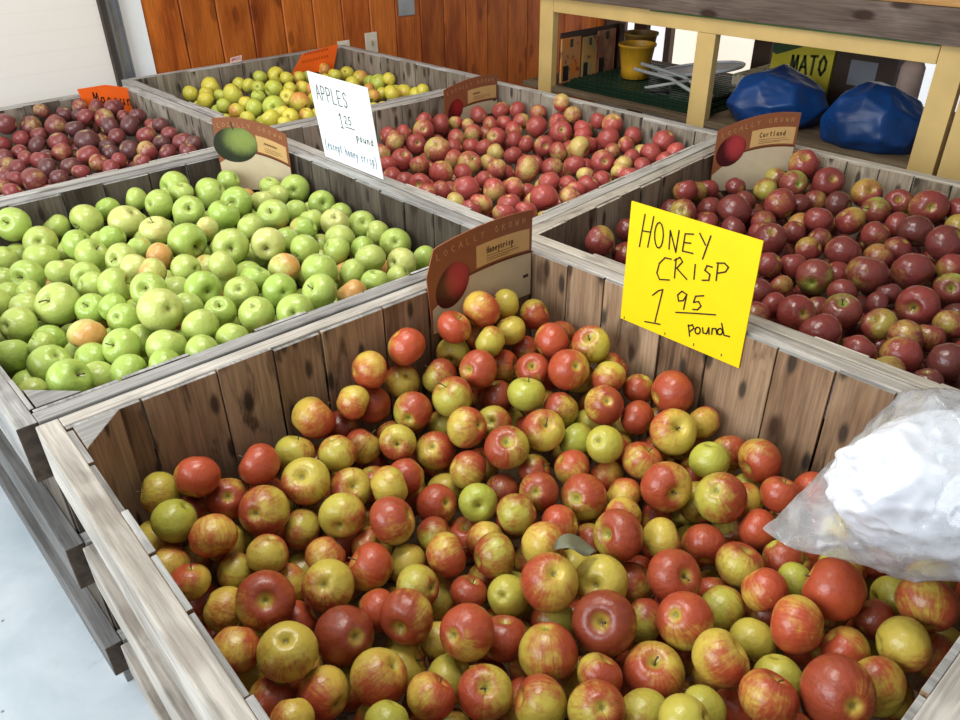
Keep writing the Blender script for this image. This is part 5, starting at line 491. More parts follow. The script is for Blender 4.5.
# ------------------------------------------------------------------ writing
SF = {  # single-stroke letters on a 0..1 box
 'A': [[(0, 0), (.45, 1), (.9, 0)], [(.18, .4), (.72, .4)]], 'P': [[(.1, 0), (.1, 1), (.7, .95), (.8, .72), (.6, .5), (.1, .48)]], 'L': [[(.1, 1), (.1, 0), (.75, 0)]],
 'E': [[(.8, 1), (.1, 1), (.1, 0), (.8, 0)], [(.1, .52), (.65, .52)]], 'S': [[(.75, .85), (.5, 1), (.2, .88), (.2, .62), (.65, .42), (.7, .15), (.4, 0), (.1, .12)]],
 '1': [[(.15, .8), (.45, 1), (.45, 0)], [(.15, 0), (.75, 0)]], '2': [[(.1, .8), (.35, 1), (.7, .85), (.6, .5), (.1, 0), (.8, 0)]], '5': [[(.75, 1), (.25, 1), (.2, .58), (.6, .6), (.75, .3), (.5, 0), (.15, .08)]],
 'p': [[(.15, .6), (.15, -.45)], [(.15, .45), (.45, .62), (.7, .4), (.5, .05), (.15, .12)]], 'o': [[(.4, .6), (.12, .4), (.2, .05), (.5, 0), (.7, .3), (.4, .6)]], 'u': [[(.12, .6), (.15, .1), (.5, .05), (.65, .3), (.65, .6), (.7, 0)]],
 'n': [[(.15, .6), (.15, 0)], [(.15, .42), (.45, .6), (.65, .42), (.65, 0)]], 'd': [[(.6, .5), (.3, .6), (.1, .3), (.3, 0), (.62, .2)], [(.65, 1), (.65, 0)]], 'e': [[(.12, .32), (.65, .38), (.5, .62), (.18, .5), (.15, .1), (.6, .05)]],
 'x': [[(.1, .6), (.6, 0)], [(.6, .6), (.1, 0)]], 'c': [[(.62, .5), (.35, .62), (.12, .35), (.3, .02), (.65, .1)]], 't': [[(.35, .95), (.35, .08), (.6, 0)], [(.1, .65), (.62, .65)]], 'h': [[(.15, 1), (.15, 0)], [(.15, .4), (.45, .6), (.62, .4), (.62, 0)]],
 'y': [[(.12, .6), (.38, .1)], [(.65, .6), (.2, -.45)]], 'r': [[(.15, .6), (.15, 0)], [(.15, .4), (.4, .6), (.6, .55)]], 'i': [[(.3, .6), (.3, 0)], [(.3, .82), (.32, .86)]], 's': [[(.6, .55), (.3, .6), (.2, .42), (.55, .22), (.45, 0), (.12, .06)]],
 'l': [[(.3, 1), (.3, 0), (.45, 0)]], 'g': [[(.6, .5), (.3, .6), (.1, .3), (.3, .05), (.6, .2)], [(.62, .6), (.62, -.25), (.3, -.45), (.1, -.3)]],
 '(': [[(.5, 1.1), (.2, .6), (.2, .2), (.5, -.3)]], ')': [[(.2, 1.1), (.5, .6), (.5, .2), (.2, -.3)]], 'M': [[(.05, 0), (.15, 1), (.45, .35), (.75, 1), (.85, 0)]], 'a': [[(.6, .5), (.3, .6), (.1, .3), (.3, 0), (.6, .2)], [(.62, .6), (.66, 0)]], ' ': [],
 'H': [[(.1, 1), (.1, 0)], [(.75, 1), (.75, 0)], [(.1, .5), (.75, .5)]], 'O': [[(.4, 1), (.1, .7), (.1, .3), (.4, 0), (.75, .3), (.75, .7), (.4, 1)]], 'T': [[(.05, 1), (.8, 1)], [(.42, 1), (.42, 0)]],
 'C': [[(.75, .85), (.45, 1), (.12, .7), (.12, .3), (.45, 0), (.78, .15)]], 'Y': [[(.05, 1), (.42, .5)], [(.8, 1), (.42, .5), (.42, 0)]], 'G': [[(.75, .85), (.45, 1), (.12, .7), (.12, .3), (.45, 0), (.78, .15), (.78, .48), (.5, .48)]],
 'R': [[(.1, 0), (.1, 1), (.65, .95), (.7, .65), (.1, .52)], [(.35, .52), (.8, 0)]], 'W': [[(.0, 1), (.22, 0), (.45, .7), (.68, 0), (.9, 1)]], 'N': [[(.1, 0), (.1, 1), (.75, 0), (.75, 1)]],
}
def ribbon(g, pts, w):
    """A flat marker stroke with thickness, on the local x-y plane."""
    for (a, b_) in zip(pts, pts[1:]):
        a = Vector((*a, 0)); b2 = Vector((*b_, 0)); d = b2-a
        if d.length < 1e-6: continue
        d.normalize(); n = Vector((-d.y, d.x, 0))*w/2; a -= d*w*.35; b2 += d*w*.35
        g.obox(a-n, (b2-a), n*2, (0, 0, .0004))
def write(g, text, x, y, h, w, sw, slope=0.0, arc=None):
    for ch in text:
        for st in SF.get(ch, []):
            pts = [(x+p[0]*w*.9, y+p[1]*h+slope*(x+p[0]*w)) for p in st]
            if arc: pts = [(px, py+arc(px)) for px, py in pts]
            ribbon(g, pts, sw)
        x += w
def frame_obj(o, origin, ex, up):
    ex = Vector(ex).normalized(); up = Vector(up); up = (up-ex*up.dot(ex)).normalized(); ez = ex.cross(up)
    m = Matrix((ex, up, ez)).transposed().to_4x4(); m.translation = Vector(origin); o.matrix_basis = m
def sheet(poly, th):       # polygon in local x-y with thickness, top face at z=0
    g = MB(); g.prism(poly, -th, 0); return g
def child(name, g, mat, parent, z=.0004):
    o = obj(name, g, mat, None); o.parent = parent; o.location = (0, 0, z); return o
INK = plain('black_marker_ink', (.02, .015, .01), .5)

# yellow price sign
t = obj('price_sign', sheet([(0, 0), (.300, 0), (.300, .278), (0, .278)], .003), plain('yellow_card', (.92, .66, .0), .55, var=.02, scale=20))
frame_obj(t, (1.1445, .900, HR-.080), (.0312, -1, 0), (0, 0, 1))
tag(t, 'yellow card price sign handwritten in black marker, stapled inside the front bin', 'sign')
g = MB()
for s in HONEY.split(';'):
    pts = [tuple(float(q) for q in p.split()) for p in s.split(',')]
    ribbon(g, [(u*.300, v*.278) for u, v in pts], .0032)
child('lettering', g, INK, t)
g = MB()
for u, v in ((.035, .02), (.40, .03), (.64, .04), (.86, .05)): g.box((u*.3-.001, v*.278-.003, 0), (u*.3+.001, v*.278+.003, .001))
child('staple', g, plain('staple_steel', (.25, .22, .12), .4, .8), t)
# white price card
t = obj('price_card', sheet([(0, 0), (.325, 0), (.325, .275), (0, .275)], .002), plain('white_card', (.88, .92, .93), .5, var=.015, scale=20))
frame_obj(t, (1.182, 2.182, HR+.0015), (0, -1, 0), (-.030, 0, .272))
tag(t, 'white card with faint handwritten apple price leaning up between the green and rose bins', 'sign')
g = MB()
write(g, 'APPLES', .03, .195, .045, .030, .0028); write(g, '1', .135, .125, .045, .03, .0028); write(g, '25', .165, .143, .024, .022, .0024); ribbon(g, [(.165, .132), (.215, .132)], .0024)
write(g, 'pound', .215, .100, .022, .019, .0024)
child('lettering', g, INK, t)
g = MB(); write(g, '(except honey crisp)', .018, .035, .028, .0146, .0020); child('note_lettering', g, plain('blue_pen_ink', (.03, .10, .22), .5), t)

# printed variety cards
def arc_card(nm_text, ap_col, p0, p1, z, drop_l, drop_r, height, label, w_apple=.052, green=False, tiltedge=True):
    ls = .57 if green else .43
    a = Vector((*p0, 0)); b_ = Vector((*p1, 0)); W = (b_-a).length; ex = (b_-a).normalized()
    H = height
    def top(x):  # arched top edge
        u = x/W; return H-drop_l*(1-u)**2-drop_r*u**2+.035*u*(1-u)
    poly = [(0, 0)]+[(W, 0)]+[(W*(1-i/14), top(W*(1-i/14))) for i in range(15)]
    if tiltedge: poly[-1:] = [(.012, top(.012)-.002), (-.010, top(0)-.060)]; 
    t = obj('variety_card', sheet(poly, .003), printed('card_brown', (.26, .085, .035)))
    frame_obj(t, (a.x, a.y, HR+z), ex, (0, 0, 1)); tag(t, label, 'sign')
    # cream lower field
    def low(x): return top(x)-.110
    x0 = W*.30
    poly = [(.002, .001), (W-.002, .001)]+[(W-.002-(W-x0)*i/10, low(W-.002-(W-x0)*i/10)) for i in range(11)]+[(.002, low(0)-.035)]
    child('cream_panel', sheet(poly, .0004), printed('card_cream', (.56, .46, .31)), t, .0005)
    g = MB()
    for i in range(12):
        xa = x0+(W-x0)*i/12; xb = x0+(W-x0)*(i+1)/12; ribbon(g, [(xa, low(xa)+.003), (xb, low(xb)+.003)], .005)
    child('dark_band', g, printed('card_dark_band', (.13, .035, .012)), t, .0006)
    poly = [(W*ls+(W*(.97-ls))*i/6, top(W*ls+(W*(.97-ls))*i/6)-.046) for i in range(7)]
    poly += [(W*.97-(W*(.97-ls))*i/6, top(W*.97-(W*(.97-ls))*i/6)-.100) for i in range(7)]
    child('name_label', sheet(poly, .0004), printed('card_tan_label', (.62, .38, .15)), t, .0008)
    g = MB(); base = W*(ls+.10); f = lambda x: top(x)-top(base)
    w = .0085 if len(nm_text) > 8 else .011
    if nm_text: write(g, nm_text, base, top(base)-.073, .015, w, .0022, arc=f)
    else:                                   # too small to read in the photo: a short dark scrawl
        for k in range(8): xa = base+.005*k; ribbon(g, [(xa, top(xa)-.070), (xa+.0025, top(xa)-.064), (xa+.005, top(xa)-.070)], .0016)
    for k, ln in enumerate((.09, .10, .07) if not green else (.05, .055, .04)):
        yy = top(base)-.080-.006*k; ribbon(g, [(base, yy+f(base)), (base+ln, yy+f(base+ln))], .0010)
    child('name_lettering', g, printed('card_ink', (.09, .045, .02)), t, .0010)
    g = MB(); n = 13; txt = 'LOCALLY GROWN'
    for k, ch in enumerate(txt):
        x = W*.06+W*.90*k/n; write(g, ch, x, top(x)-.030, .014, .013, .0016)
    child('arc_lettering', g, printed('card_gold_ink', (.50, .25, .10)), t, .0006)
    # printed apple
    g = MB(); cx, cy = (W*.20, H-.115) if not green else (W*.27, H-.085); rx, ry = (w_apple*.85, w_apple*1.12) if not green else (w_apple*1.2, w_apple*.98); rot = -.6 if not green else 0
    pts = []
    for i in range(40):
        q = 2*math.pi*i/40; r_ = 1-.07*math.exp(-((q-math.pi/2)/.35)**2); x = rx*r_*math.cos(q); y = ry*r_*math.sin(q)
        pts.append((cx+x*math.cos(rot)-y*math.sin(rot), cy+x*math.sin(rot)+y*math.cos(rot)))
    m, nt, bs = newmat('card_apple_print'); tc = N(nt, 'ShaderNodeTexCoord')
    sep = N(nt, 'ShaderNodeSeparateXYZ'); nt.links.new(tc.outputs['Object'], sep.inputs[0])
    dx = math_(nt, 'MULTIPLY', math_(nt, 'SUBTRACT', sep.outputs[0], cx+rx*.35), 1/rx); dy = math_(nt, 'MULTIPLY', math_(nt, 'SUBTRACT', sep.outputs[1], cy+ry*.3), 1/ry)
    rad = math_(nt, 'ADD', math_(nt, 'MULTIPLY', dx, dx), math_(nt, 'MULTIPLY', dy, dy))
    st = noise_(nt, mapping(nt, tc.outputs['Object'], (60, 20, 1)), 2.0, 3)
    c = mix(nt, sstep(nt, math_(nt, 'MULTIPLY_ADD', st, .4, rad), .1, 1.35), (*ap_col[0], 1), (*ap_col[1], 1)); nt.links.new(c, bs.inputs['Base Color']); bs.inputs['Roughness'].default_value = .4
    child('printed_apple', sheet(pts, .0004), m, t, .0012)
    if green:
        g = MB(); ribbon(g, [(cx, cy+ry*.85), (cx-.004, cy+ry*1.25)], .004); child('printed_stem', g, printed('card_stem', (.06, .04, .02)), t, .0013)
    else:
        g = MB(); g.box((W*.91, .052, 0), (W*.965, .060, .0004)); child('small_logo', g, printed('card_logo', (.06, .03, .02)), t, .0009)
    return t
redp = ((.42, .04, .045), (.05, .004, .006))
arc_card('Honeycrisp', redp, *CARDS['A'], -.115, .016, .0, .222, 'brown and cream variety card picturing a red apple, in the corner below the rose apples')
arc_card('', ((.24, .30, .07), (.012, .018, .006)), *CARDS['G'], -.115, .0, .055, .240, 'brown variety card picturing a green apple, standing in the corner of the green bin', .060, green=True, tiltedge=False)
arc_card('', ((.30, .012, .014), (.10, .006, .008)), *CARDS['Pi'], -.12, .022, .0, .165, 'brown variety card at the back corner of the rose apples, low behind them', .045, tiltedge=False)
arc_card('Cortland', redp, *CARDS['Dr'], -.125, .05, .0, .250, 'brown variety card picturing a red apple, standing up in the corner of the maroon bin', .05, tiltedge=False)

def tagcard(pts, y, mat, label, z0=0, tip=0):
    xs = [p[0] for p in pts]; x0 = min(xs)
    t = obj('price_tag', sheet([(p[0]-x0, p[1]+.2) for p in pts], .002), mat)
    frame_obj(t, (x0, y, HR-.2), (1, 0, 0), (0, 0, 1)); tag(t, label, 'sign'); return t
orange = plain('fluorescent_orange_card', (.90, .13, .01), .5, var=.03)
t = tagcard([(.880, .030), (1.0, .030), (1.083, .005), (1.113, -.028), (1.128, -.105), (.90, -.10), (.888, -.02)], 3.655, orange, 'orange card tag with a handwritten name at the back of the plum apples')
g = MB(); write(g, 'Macoun', .055, .180, .042, .027, .0045, slope=-.25); child('lettering', g, INK, t)
t = tagcard([(2.065, .0), (2.29, .022), (2.24, -.11), (1.985, -.09)], 3.80, orange, 'orange card tag with tiny dark writing at the back of the yellow apples')
g = MB()
for r_, y0 in enumerate((.185, .150)):
    x = .09-.02*r_
    while x < .24: ribbon(g, [(x, y0+.06*x), (x+.005, y0+.012+.06*x), (x+.010, y0+.06*x)], .0022); x += .017
child('lettering', g, plain('dark_red_ink', (.30, .03, .005), .5), t)
t = tagcard([(1.672, .0), (1.735, .002), (1.742, .032), (1.680, .026)], 3.838, plain('pale_pink_card', (.75, .55, .52), .6, var=.05), 'small pale pink tag clipped on the far rim of the yellow apple bin')
g = MB(); write(g, 'APPLES', .01, .208, .012, .0085, .0018, slope=.1); child('lettering', g, plain('red_ink', (.5, .03, .03), .5), t)

# ------------------------------------------------------------------ plastic bags
def ridged(p, o=4, s=1.0, seed=0):
    v = 0; a = 1; f = s; q = Vector(p)+Vector((seed*3.1, seed*1.7, seed*5.3))
    for _ in range(o): v += a*(1-2.0*abs(noise.noise(q*f))); a *= .5; f *= 2.05
    return v
def blob(n1, n2, fn):
    g = MB(); vs = []; fs = []
    for i in range(n1+1):
        for k in range(n2): vs.append(fn(i/n1, 2*math.pi*k/n2))
    for i in range(n1):
        for k in range(n2): fs.append((i*n2+k, i*n2+(k+1) % n2, (i+1)*n2+(k+1) % n2, (i+1)*n2+k))
    g.add(vs, fs, True); return g
def film_mat():
    m, nt, bs = newmat('clear_plastic_film'); out = nt.nodes['Material Output']; tc = N(nt, 'ShaderNodeTexCoord')
    tr = N(nt, 'ShaderNodeBsdfTransparent'); gl = N(nt, 'ShaderNodeBsdfGlossy'); gl.inputs['Roughness'].default_value = .13
    df = N(nt, 'ShaderNodeBsdfTranslucent'); df.inputs['Color'].default_value = (.8, .83, .87, 1)
    d2 = N(nt, 'ShaderNodeBsdfDiffuse'); d2.inputs['Color'].default_value = (.8, .83, .87, 1)
    a = N(nt, 'ShaderNodeMixShader'); nt.links.new(df.outputs[0], a.inputs[1]); nt.links.new(d2.outputs[0], a.inputs[2]); a.inputs[0].default_value = .6
    n = noise_(nt, tc.outputs['Object'], 22, 4, .6, .5); f = sstep(nt, n, .35, .75, .22, .55)
    b_ = N(nt, 'ShaderNodeMixShader'); nt.links.new(f, b_.inputs[0]); nt.links.new(tr.outputs[0], b_.inputs[1]); nt.links.new(a.outputs[0], b_.inputs[2])
    fr = N(nt, 'ShaderNodeFresnel'); fr.inputs['IOR'].default_value = 1.5
    c = N(nt, 'ShaderNodeMixShader'); nt.links.new(math_(nt, 'MULTIPLY_ADD', fr.outputs[0], .55, .02, clamp=True), c.inputs[0]); nt.links.new(b_.outputs[0], c.inputs[1]); nt.links.new(gl.outputs[0], c.inputs[2])
    nt.links.new(c.outputs[0], out.inputs[0]); return m
def white_plastic():
    m, nt, bs = newmat('white_thin_plastic'); bs.inputs['Base Color'].default_value = (.64, .66, .71, 1); bs.inputs['Roughness'].default_value = .3
    bs.inputs['Subsurface Weight'].default_value = .5; bs.inputs['Subsurface Radius'].default_value = (.03, .03, .03); bs.inputs['Subsurface Scale'].default_value = 1.0
    bs.inputs['Coat Weight'].default_value = .3; return m
bag = thing('plastic_bag', 'bundle of clear and white plastic produce bags lying on the front bin corner', 'plastic bag', (.86, .17, HR))
U = Vector((.74, -.67, .02)).normalized(); Vv = Vector((.67, .74, .0)).normalized(); Wv = Vector((0, 0, 1))
CB = Vector((.90, .165, HR+.035)); TIP = Vector((.800, .330, HR-.125))
def zlim(p):
    lim = HR+.006 if p.y < .06 or p.x > 1.13 else HR-.10
    if p.z < lim: p.z = lim+(p.z-lim)*.03
    return p
def core(s, a):
    th = math.pi*s; d = Vector((math.cos(th), math.sin(th)*math.cos(a), math.sin(th)*math.sin(a)))
    r_ = 1+.13*(ridged(d, 3, 1.3, 2)-.8)*.7+.012*ridged(d, 2, 4, 7)
    p = CB-U*(d.x*.150*r_-.03)+Vv*(d.y*.098*r_)+Wv*(d.z*.100*r_); return zlim(p)
obj('crumpled_bag', blob(110, 150, core), white_plastic(), bag)
def film(s, a):
    # lofted from the pinched tip to the wide body
    rad = (max(0, s)**.75)*1.0 if s < .6 else 1.0
    if s > .6: rad = math.sqrt(max(0, 1-((s-.6)/.4)**2))
    rad = rad if s > .6 else (s/.6)**.8
    ax = TIP.lerp(CB, min(1, s/.6)) if s < .6 else CB+U*((s-.6)/.4*.21)
    d = Vector((s*3, math.cos(a)*max(.3, rad), math.sin(a)*max(.3, rad)))
    k = 1+.10*(ridged(d, 3, 1.2, 5)-.8)*.8+.035*(1-abs(math.sin(a*5+s*6+2*noise.noise(d*1.5))))+.012*ridged(d, 2, 6, 3)
    flat = .25+.75*min(1, s/.5)
    p = ax+Vv*(math.cos(a)*.132*rad*k)+Wv*(math.sin(a)*.128*rad*k*flat)
    return zlim(p)
obj('film_bag', blob(120, 130, film), film_mat(), bag)

bluem = plain('glossy_blue_plastic', (.005, .038, .15), .36, var=.25, scale=5, spec=.45)
def bluebag(c, rx, ry, rz, seed, label):
    c = Vector(c)
    pts = [Vector((noise.noise(Vector((i, seed, 0))), noise.noise(Vector((i, seed, 9))), noise.noise(Vector((i, seed, 21))))).normalized() for i in range(26)]
    rr = random.Random(seed); pts = [Vector((rr.gauss(0, 1), rr.gauss(0, 1), rr.gauss(0, 1))).normalized() for _ in range(70)]; off = [rr.uniform(.84, .99) for _ in pts]
    def fn(s, a):
        th = math.pi*s; d = Vector((math.sin(th)*math.cos(a), math.sin(th)*math.sin(a), math.cos(th)))
        r_ = 1.12
        for p, o in zip(pts, off):
            q = d.dot(p)
            if q > .2: r_ = min(r_, o/q)
        r_ *= 1+.03*(ridged(d, 2, 1.6, seed)-.6)
        p = Vector((c.x+d.x*rx*r_, c.y+d.y*ry*r_, c.z+d.z*rz*r_)); p.z = max(p.z, HR-.138); return p
    tag(obj('blue_bag', blob(70, 110, fn), bluem), label, 'bag', 'filled blue plastic bags under the bench')
bluebag((3.10, 1.655, HR-.065), .19, .215, .155, 3, 'blue plastic bag on the bench shelf, in front of the yellow box')
bluebag((3.09, 1.225, HR-.065), .19, .20, .155, 8, 'blue plastic bag on the bench shelf, in front of the dark box')

# ------------------------------------------------------------------ bench and what is under it
bench = thing('display_bench', 'cream painted timber bench with a grey plank edge behind the bins', 'bench', (3.3, 1.9, 0))
for y0, y1 in ((2.79, 2.88), (1.865, 1.955), (.90, .99)):
    b = MB(); b.box((2.9, y0, 0), (2.94, y1, HR+.213 if y0 > 1 and y0 < 2.5 else HR+.279)); obj('leg', b, M['bench'], bench, bevel=.002)
for y0, y1 in ((2.88, 2.97), (2.09, 2.19), (.90, .99)):
    b = MB(); b.box((3.78, y0, 0), (3.82, y1, HR+.27)); obj('leg', b, plain('dark_leg', (.085, .05, .03), .7), bench, bevel=.002)
b = MB(); b.box((2.9, .992, HR+.214), (2.94, 2.788, HR+.279)); obj('apron', b, M['bench'], bench, bevel=.002)
b = MB(); b.box((2.875, .6, HR+.281), (2.915, 3.05, HR+.395)); obj('edge_plank', b, M['plank'], bench, bevel=.002)
b = MB(); b.box((2.885, .995, HR+.274), (2.899, 2.2, HR+.281)); obj('green_strip', b, plain('green_paint', (.05, .12, .03), .6), bench)
b = MB(); b.box((2.89, .6, HR+.396), (3.85, 3.05, HR+.42)); obj('worktop', b, M['benchtop'], bench, bevel=.002)
b = MB(); b.box((2.905, .93, HR-.165), (3.82, 3.0, HR-.14)); obj('shelf', b, M['shelfwood'], bench, bevel=.002)
b2 = thing('side_bench', 'cream painted bench post standing tight beside the end leg of the long bench', 'bench', (3.2, .5, 0))
b = MB(); b.box((2.9, .795, 0), (2.94, .885, HR+.279)); obj('leg', b, M['bench'], b2, bevel=.002)
b = MB(); b.box((2.9, -.6, HR+.19), (2.94, .793, HR+.279)); obj('apron', b, M['bench'], b2, bevel=.002)
b = MB(); b.box((2.9, -.6, 0), (2.94, -.51, HR+.188)); obj('leg', b, M['bench'], b2, bevel=.002)
b = MB(); b.box((2.875, -.7, HR+.281), (3.85, .598, HR+.40)); obj('worktop', b, M['plank'], b2, bevel=.002)

ZS = HR-.139
# green slatted trays
for k in range(3):
    b = MB(); x0, y0 = 2.945+.012*k, 1.90+.03*k; z = ZS+.001+.014*k
    b.box((x0, y0, z), (x0+.62, 2.74-.01*k, z+.007))
    x = x0+.01
    while x < x0+.60: b.box((x, y0+.01, z+.007), (x+.018, 2.73-.01*k, z+.0125)); x += .036
    t = obj('green_tray', b, plain('dark_green_slats', (.006, .022, .010), .45, spec=.3)); tag(t, ['lowest', 'middle', 'topmost'][k]+' of the dark green slatted trays stacked on the bench shelf', 'tray', 'green slatted trays')
ZT = ZS+.001+.014*3
# yellow bucket
def bucket(c, r0, r1, h, mat, label):
    t = thing('yellow_bucket', label, 'bucket', c, 'plastic buckets beneath the bench')
    b = MB(); b.lathe([(.001, .004), (r0, .004), (r0*1.02, h*.3), (r1, h), (r1*1.05, h), (r1*1.05, h-.012)], c, 40, .02, 16)
    b.lathe([(r1*.97, h), (r0*.95, .01), (.001, .01)], c, 40, .02, 16); obj('tub', b, mat, t)
    b = MB(); b.lathe([(r1*1.0, h), (r1*1.07, h), (r1*1.07, h-.01), (r1*1.0, h-.01), (r1*1.0, h)], c, 40); obj('rim', b, mat, t)
yb = plain('yellow_plastic', (.52, .27, .015), .45)
bucket((3.20, 2.49, ZT), .070, .088, .165, yb, 'fluted yellow plastic bucket standing on the green trays')
bucket((3.42, 2.64, ZT), .065, .085, .175, plain('brownish_plastic', (.22, .12, .02), .5), 'brownish yellow bucket behind the brighter bucket')
# display rack with printed leaflets
t = thing('leaflet_rack', 'dark wooden rack holding orange printed leaflets behind the bench leg', 'rack', (3.15, 2.80, ZS))
dk = plain('dark_stained_wood', (.045, .022, .014), .6)
b = MB(); b.box((2.95, 2.775, ZS), (3.40, 2.785, ZS+.25)); obj('back_board', b, dk, t)
b = MB(); b.box((2.945, 2.745, ZS), (3.40, 2.7745, ZS+.012)); obj('ledge', b, dk, t)
b = MB(); b.box((3.40, 2.745, ZS), (3.41, 2.785, ZS+.25)); obj('side_board', b, dk, t)
def leaflet(x0, x1, z1, seed, c1, c2, label):
    m, nt, bs = newmat('leaflet_print'); tc = N(nt, 'ShaderNodeTexCoord'); v = N(nt, 'ShaderNodeTexVoronoi'); v.inputs['Scale'].default_value = 22
    nt.links.new(mapping(nt, tc.outputs['Object'], (1, 1, .45)), v.inputs['Vector']); n = noise_(nt, tc.outputs['Object'], 16, 3)
    c = mix(nt, sstep(nt, v.outputs['Distance'], .3, .6), (*c1, 1), (*c2, 1)); c = mix(nt, sstep(nt, n, .58, .66, 0, .8), c, (.12, .03, .015, 1))
    nt.links.new(c, bs.inputs['Base Color'])
    b = MB(); b.box((x0, 2.762, ZS+.013), (x1, 2.773, ZS+z1)); o = obj('leaflet', b, m); tag(o, label, 'leaflet', 'leaflets on the dark rack'); 
    b = MB(); b.box((x0+(x1-x0)*.08, 2.7610, ZS+.02), (x0+(x1-x0)*.38, 2.7618, ZS+z1*.42)); obj('dark_picture', b, printed('leaflet_dark', (.02, .018, .015)), o)
    b = MB(); b.prism([(x0+(x1-x0)*.45, 0), (x0+(x1-x0)*.60, 0), (x0+(x1-x0)*.52, 0)], 0, .001) if False else b.box((x0+(x1-x0)*.42, 2.7610, ZS+z1*.80), (x0+(x1-x0)*.58, 2.7618, ZS+z1*.97)); obj('dark_figure', b, printed('leaflet_figure', (.04, .03, .02)), o)
    b = MB(); b.box((x1-.003, 2.7605, ZS+.013), (x1, 2.7619, ZS+z1)); obj('edge_strip', b, printed('leaflet_edge', (.55, .10, .03)), o)
leaflet(2.945, 3.085, .225, 1, (.62, .18, .02), (.50, .22, .07), 'orange printed leaflet at the bench leg end of the dark rack')
leaflet(3.105, 3.215, .215, 2, (.40, .28, .12), (.55, .30, .08), 'tan leaflet with a black picture panel, in the middle of the dark rack')
leaflet(3.225, 3.36, .232, 3, (.45, .22, .10), (.30, .13, .08), 'reddish tan leaflet beside the yellow bucket end of the dark rack')
# folding chairs and round top behind
t = thing('round_tabletop', 'grey round tabletop with a white rim leaning beneath the bench', 'table', (3.55, 2.15, ZS))
def disc(rx, ry, th, dz=0):
    b = MB(); c = Vector((3.40, 2.24, HR-.055+dz)); e1 = Vector((.30, -.95, .16)).normalized(); e2 = Vector((.95, .30, .02)).normalized(); nn = e1.cross(e2).normalized()
    if nn.z < 0: nn = -nn
    vs = []; fs = []
    for L, f in ((0, 1.0), (th, 1.0)):
        for k in range(48): a = 2*math.pi*k/48; vs.append(c+e1*math.cos(a)*rx+e2*math.sin(a)*ry+nn*L)
    fs = [tuple(range(48))[::-1], tuple(range(48, 96))]+[(k, (k+1) % 48, 48+(k+1) % 48, 48+k) for k in range(48)]
    b.add(vs, fs); return b, [v for v in vs[48:]]
b, rim = disc(.21, .14, .010); obj('top', b, plain('grey_blue_top', (.07, .08, .10), .35), t)
b = MB(); b.tube(rim+[rim[0]], .008, 8); obj('rim', b, plain('white_edge', (.72, .74, .78), .35), t)
t = thing('folding_chair', 'folded white metal chair lying on the green trays', 'chair', (3.2, 2.15, ZT))
wm = plain('white_metal_tube', (.30, .31, .30), .4)
for pts in (((3.07, 2.40, ZT+.075), (3.13, 2.22, ZT+.045), (3.04, 1.98, ZT+.012)), ((3.11, 2.39, ZT+.095), (3.17, 2.18, ZT+.055), (3.08, 1.95, ZT+.016))):
    b = MB(); b.tube([Vector(p) for p in pts], .009, 8); obj('leg', b, wm, t)
b = MB(); b.tube([Vector((3.01, 2.28, ZT+.012)), Vector((3.16, 2.12, ZT+.05))], .008, 8); obj('brace', b, wm, t)
b = MB(); b.tube([Vector((2.98, 2.26, ZT+.01)), Vector((3.03, 2.16, ZT+.012)), Vector((3.09, 2.20, ZT+.012))], .009, 8); obj('foot', b, plain('black_rubber', (.015, .015, .015), .6), t)
# cushion and slab
m, nt, bs = newmat('floral_fabric'); tc = N(nt, 'ShaderNodeTexCoord'); n = noise_(nt, tc.outputs['Object'], 30, 4, .6)
c = mix(nt, sstep(nt, n, .5, .6), (.68, .60, .45, 1), (.22, .28, .12, 1)); nt.links.new(c, bs.inputs['Base Color']); bs.inputs['Roughness'].default_value = .8
def pad(a, b_, mat, name, label, cat):
    g = MB(); g.box(a, b_); o = obj(name, g, mat, bevel=.018); tag(o, label, cat)
pad((3.30, 1.93, ZS+.002), (3.68, 2.015, ZS+.055), plain('olive_foam', (.16, .17, .11), .7), 'foam_slab', 'olive grey slab under the floral cushion beside the blue bags', 'slab')
pad((3.31, 1.925, ZS+.057), (3.67, 2.013, ZS+.12), m, 'seat_cushion', 'cream floral cushion beneath the bench beside the blue bags', 'cushion')
# yellow box with printed letters
t = obj('cardboard_box', sheet([(0, 0), (.30, 0), (.30, .26), (0, .26)], .22), plain('yellow_print_card', (.60, .52, .03), .5, var=.05))
frame_obj(t, (3.50, 1.925, ZS+.001), (0, -1, 0), (0, 0, 1)); tag(t, 'yellow cardboard box with green diagonal and bold lettering behind the blue bags', 'box')
child('green_band', sheet([(0, .20), (0, .26), (.20, .26), (.02, .19)], .0004), printed('box_green', (.03, .09, .03)), t, .0006)
child('striped_panel', sheet([(.06, .0), (.298, .0), (.298, .225), (.16, .20), (.04, .12)], .0004), printed('box_yellow_light', (.70, .62, .05)), t, .0007)
g = MB(); write(g, 'MATO', .10, .105, .080, .046, .012, slope=.10); child('lettering', g, printed('box_dark_ink', (.05, .06, .01)), t, .0012)
t = obj('cardboard_box', sheet([(0, 0), (.27, 0), (.27, .245), (0, .245)], .2), plain('dark_brown_card', (.05, .028, .018), .6))
frame_obj(t, (3.50, 1.615, ZS+.001), (0, -1, 0), (0, 0, 1)); tag(t, 'dark brown box with a grey picture behind the second blue bag', 'box')
child('grey_picture', sheet([(.07, .11), (.19, .11), (.19, .215), (.07, .215)], .0004), printed('grey_print', (.20, .21, .24)), t, .0006)
b = MB(); b.lathe([(.001, 0), (.045, 0), (.05, .02), (.047, .22), (.03, .25), (.001, .25)], (3.50, 1.28, ZS+.001), 24)
tag(obj('paper_roll', b, plain('pinkish_paper', (.62, .45, .38), .7)), 'pinkish paper roll standing beside the dark box beneath the bench', 'roll')

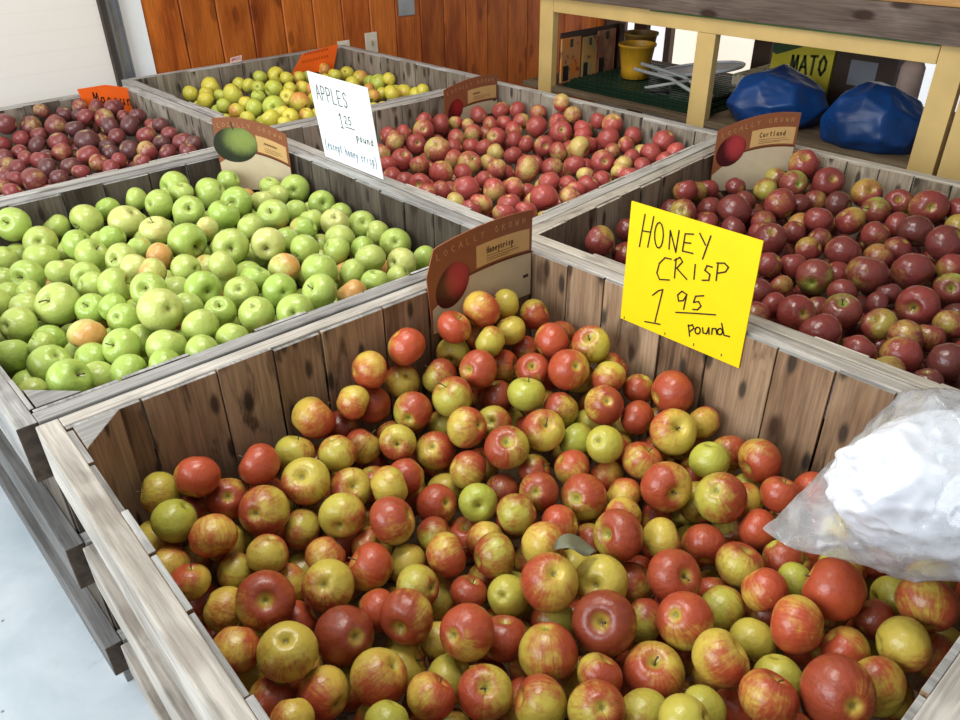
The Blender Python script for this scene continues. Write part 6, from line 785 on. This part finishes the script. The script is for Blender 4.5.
# dead leaf among the front apples
b = MB(); L0 = Vector((.617, .553, HR-.185)); n = 8; vs = []; fs = []
for i in range(n+1):
    s = i/n; w = .022*math.sin(math.pi*(s*.92+.06)); c = L0+Vector((.055*(s-.5), -.045*(s-.5), .012*math.sin(s*5)))
    for k in (-1, 0, 1): vs.append(c+Vector((.6*w*k, .8*w*k, .006*abs(k)+.003*math.sin(9*s+k))))
for i in range(n):
    for k in range(2): fs.append((i*3+k, i*3+k+1, i*3+k+4, i*3+k+3))
b.add(vs, fs, True); o = obj('dead_leaf', b, plain('grey_green_leaf', (.16, .16, .10), .7)); o.modifiers.new('thick', 'SOLIDIFY').thickness = .001
tag(o, 'curled grey-green leaf caught between apples in the middle of the front bin', 'leaf')

# ------------------------------------------------------------------ light, camera
def area(name, loc, rot, sx, sy, power, col):
    l = bpy.data.lights.new(name, 'AREA'); l.shape = 'RECTANGLE'; l.size = sx; l.size_y = sy; l.energy = power; l.color = col
    o = bpy.data.objects.new(name, l); COL.objects.link(o); o.location = loc; o.rotation_euler = rot; return o
area('doorway_daylight', (-2.4, 1.4, 1.9), (0, math.radians(-68), 0), 2.2, 3.0, 165, (.90, .96, 1.0))
area('added_overhead_light', (.6, 1.2, 2.86), (0, 0, 0), 1.2, .5, 38, (1.0, .97, .90))  # unseen overhead light, added for top light and highlights on the apples
area('added_overhead_light', (1.2, 2.6, 2.86), (0, 0, 0), 1.2, .5, 20, (1.0, .96, .88))  # second, weaker added light further back, with no fixture behind it
w = bpy.data.worlds.new('sky'); bpy.context.scene.world = w; w.use_nodes = True
w.node_tree.nodes['Background'].inputs[0].default_value = (.88, .94, 1.0, 1); w.node_tree.nodes['Background'].inputs[1].default_value = .34

cam = bpy.data.cameras.new('camera'); co = bpy.data.objects.new('camera', cam); COL.objects.link(co)
cam.sensor_width = 36; cam.lens = FPX/960*36; cam.clip_start = .02
co.matrix_world = Matrix(CAM)
sc = bpy.context.scene; sc.camera = co
sc.view_settings.view_transform = 'Standard'; sc.view_settings.look = 'None'; sc.view_settings.exposure = 0.0; sc.view_settings.gamma = 1.0
sc.cycles.max_bounces = 7; sc.cycles.diffuse_bounces = 3; sc.cycles.glossy_bounces = 3; sc.cycles.transparent_max_bounces = 12
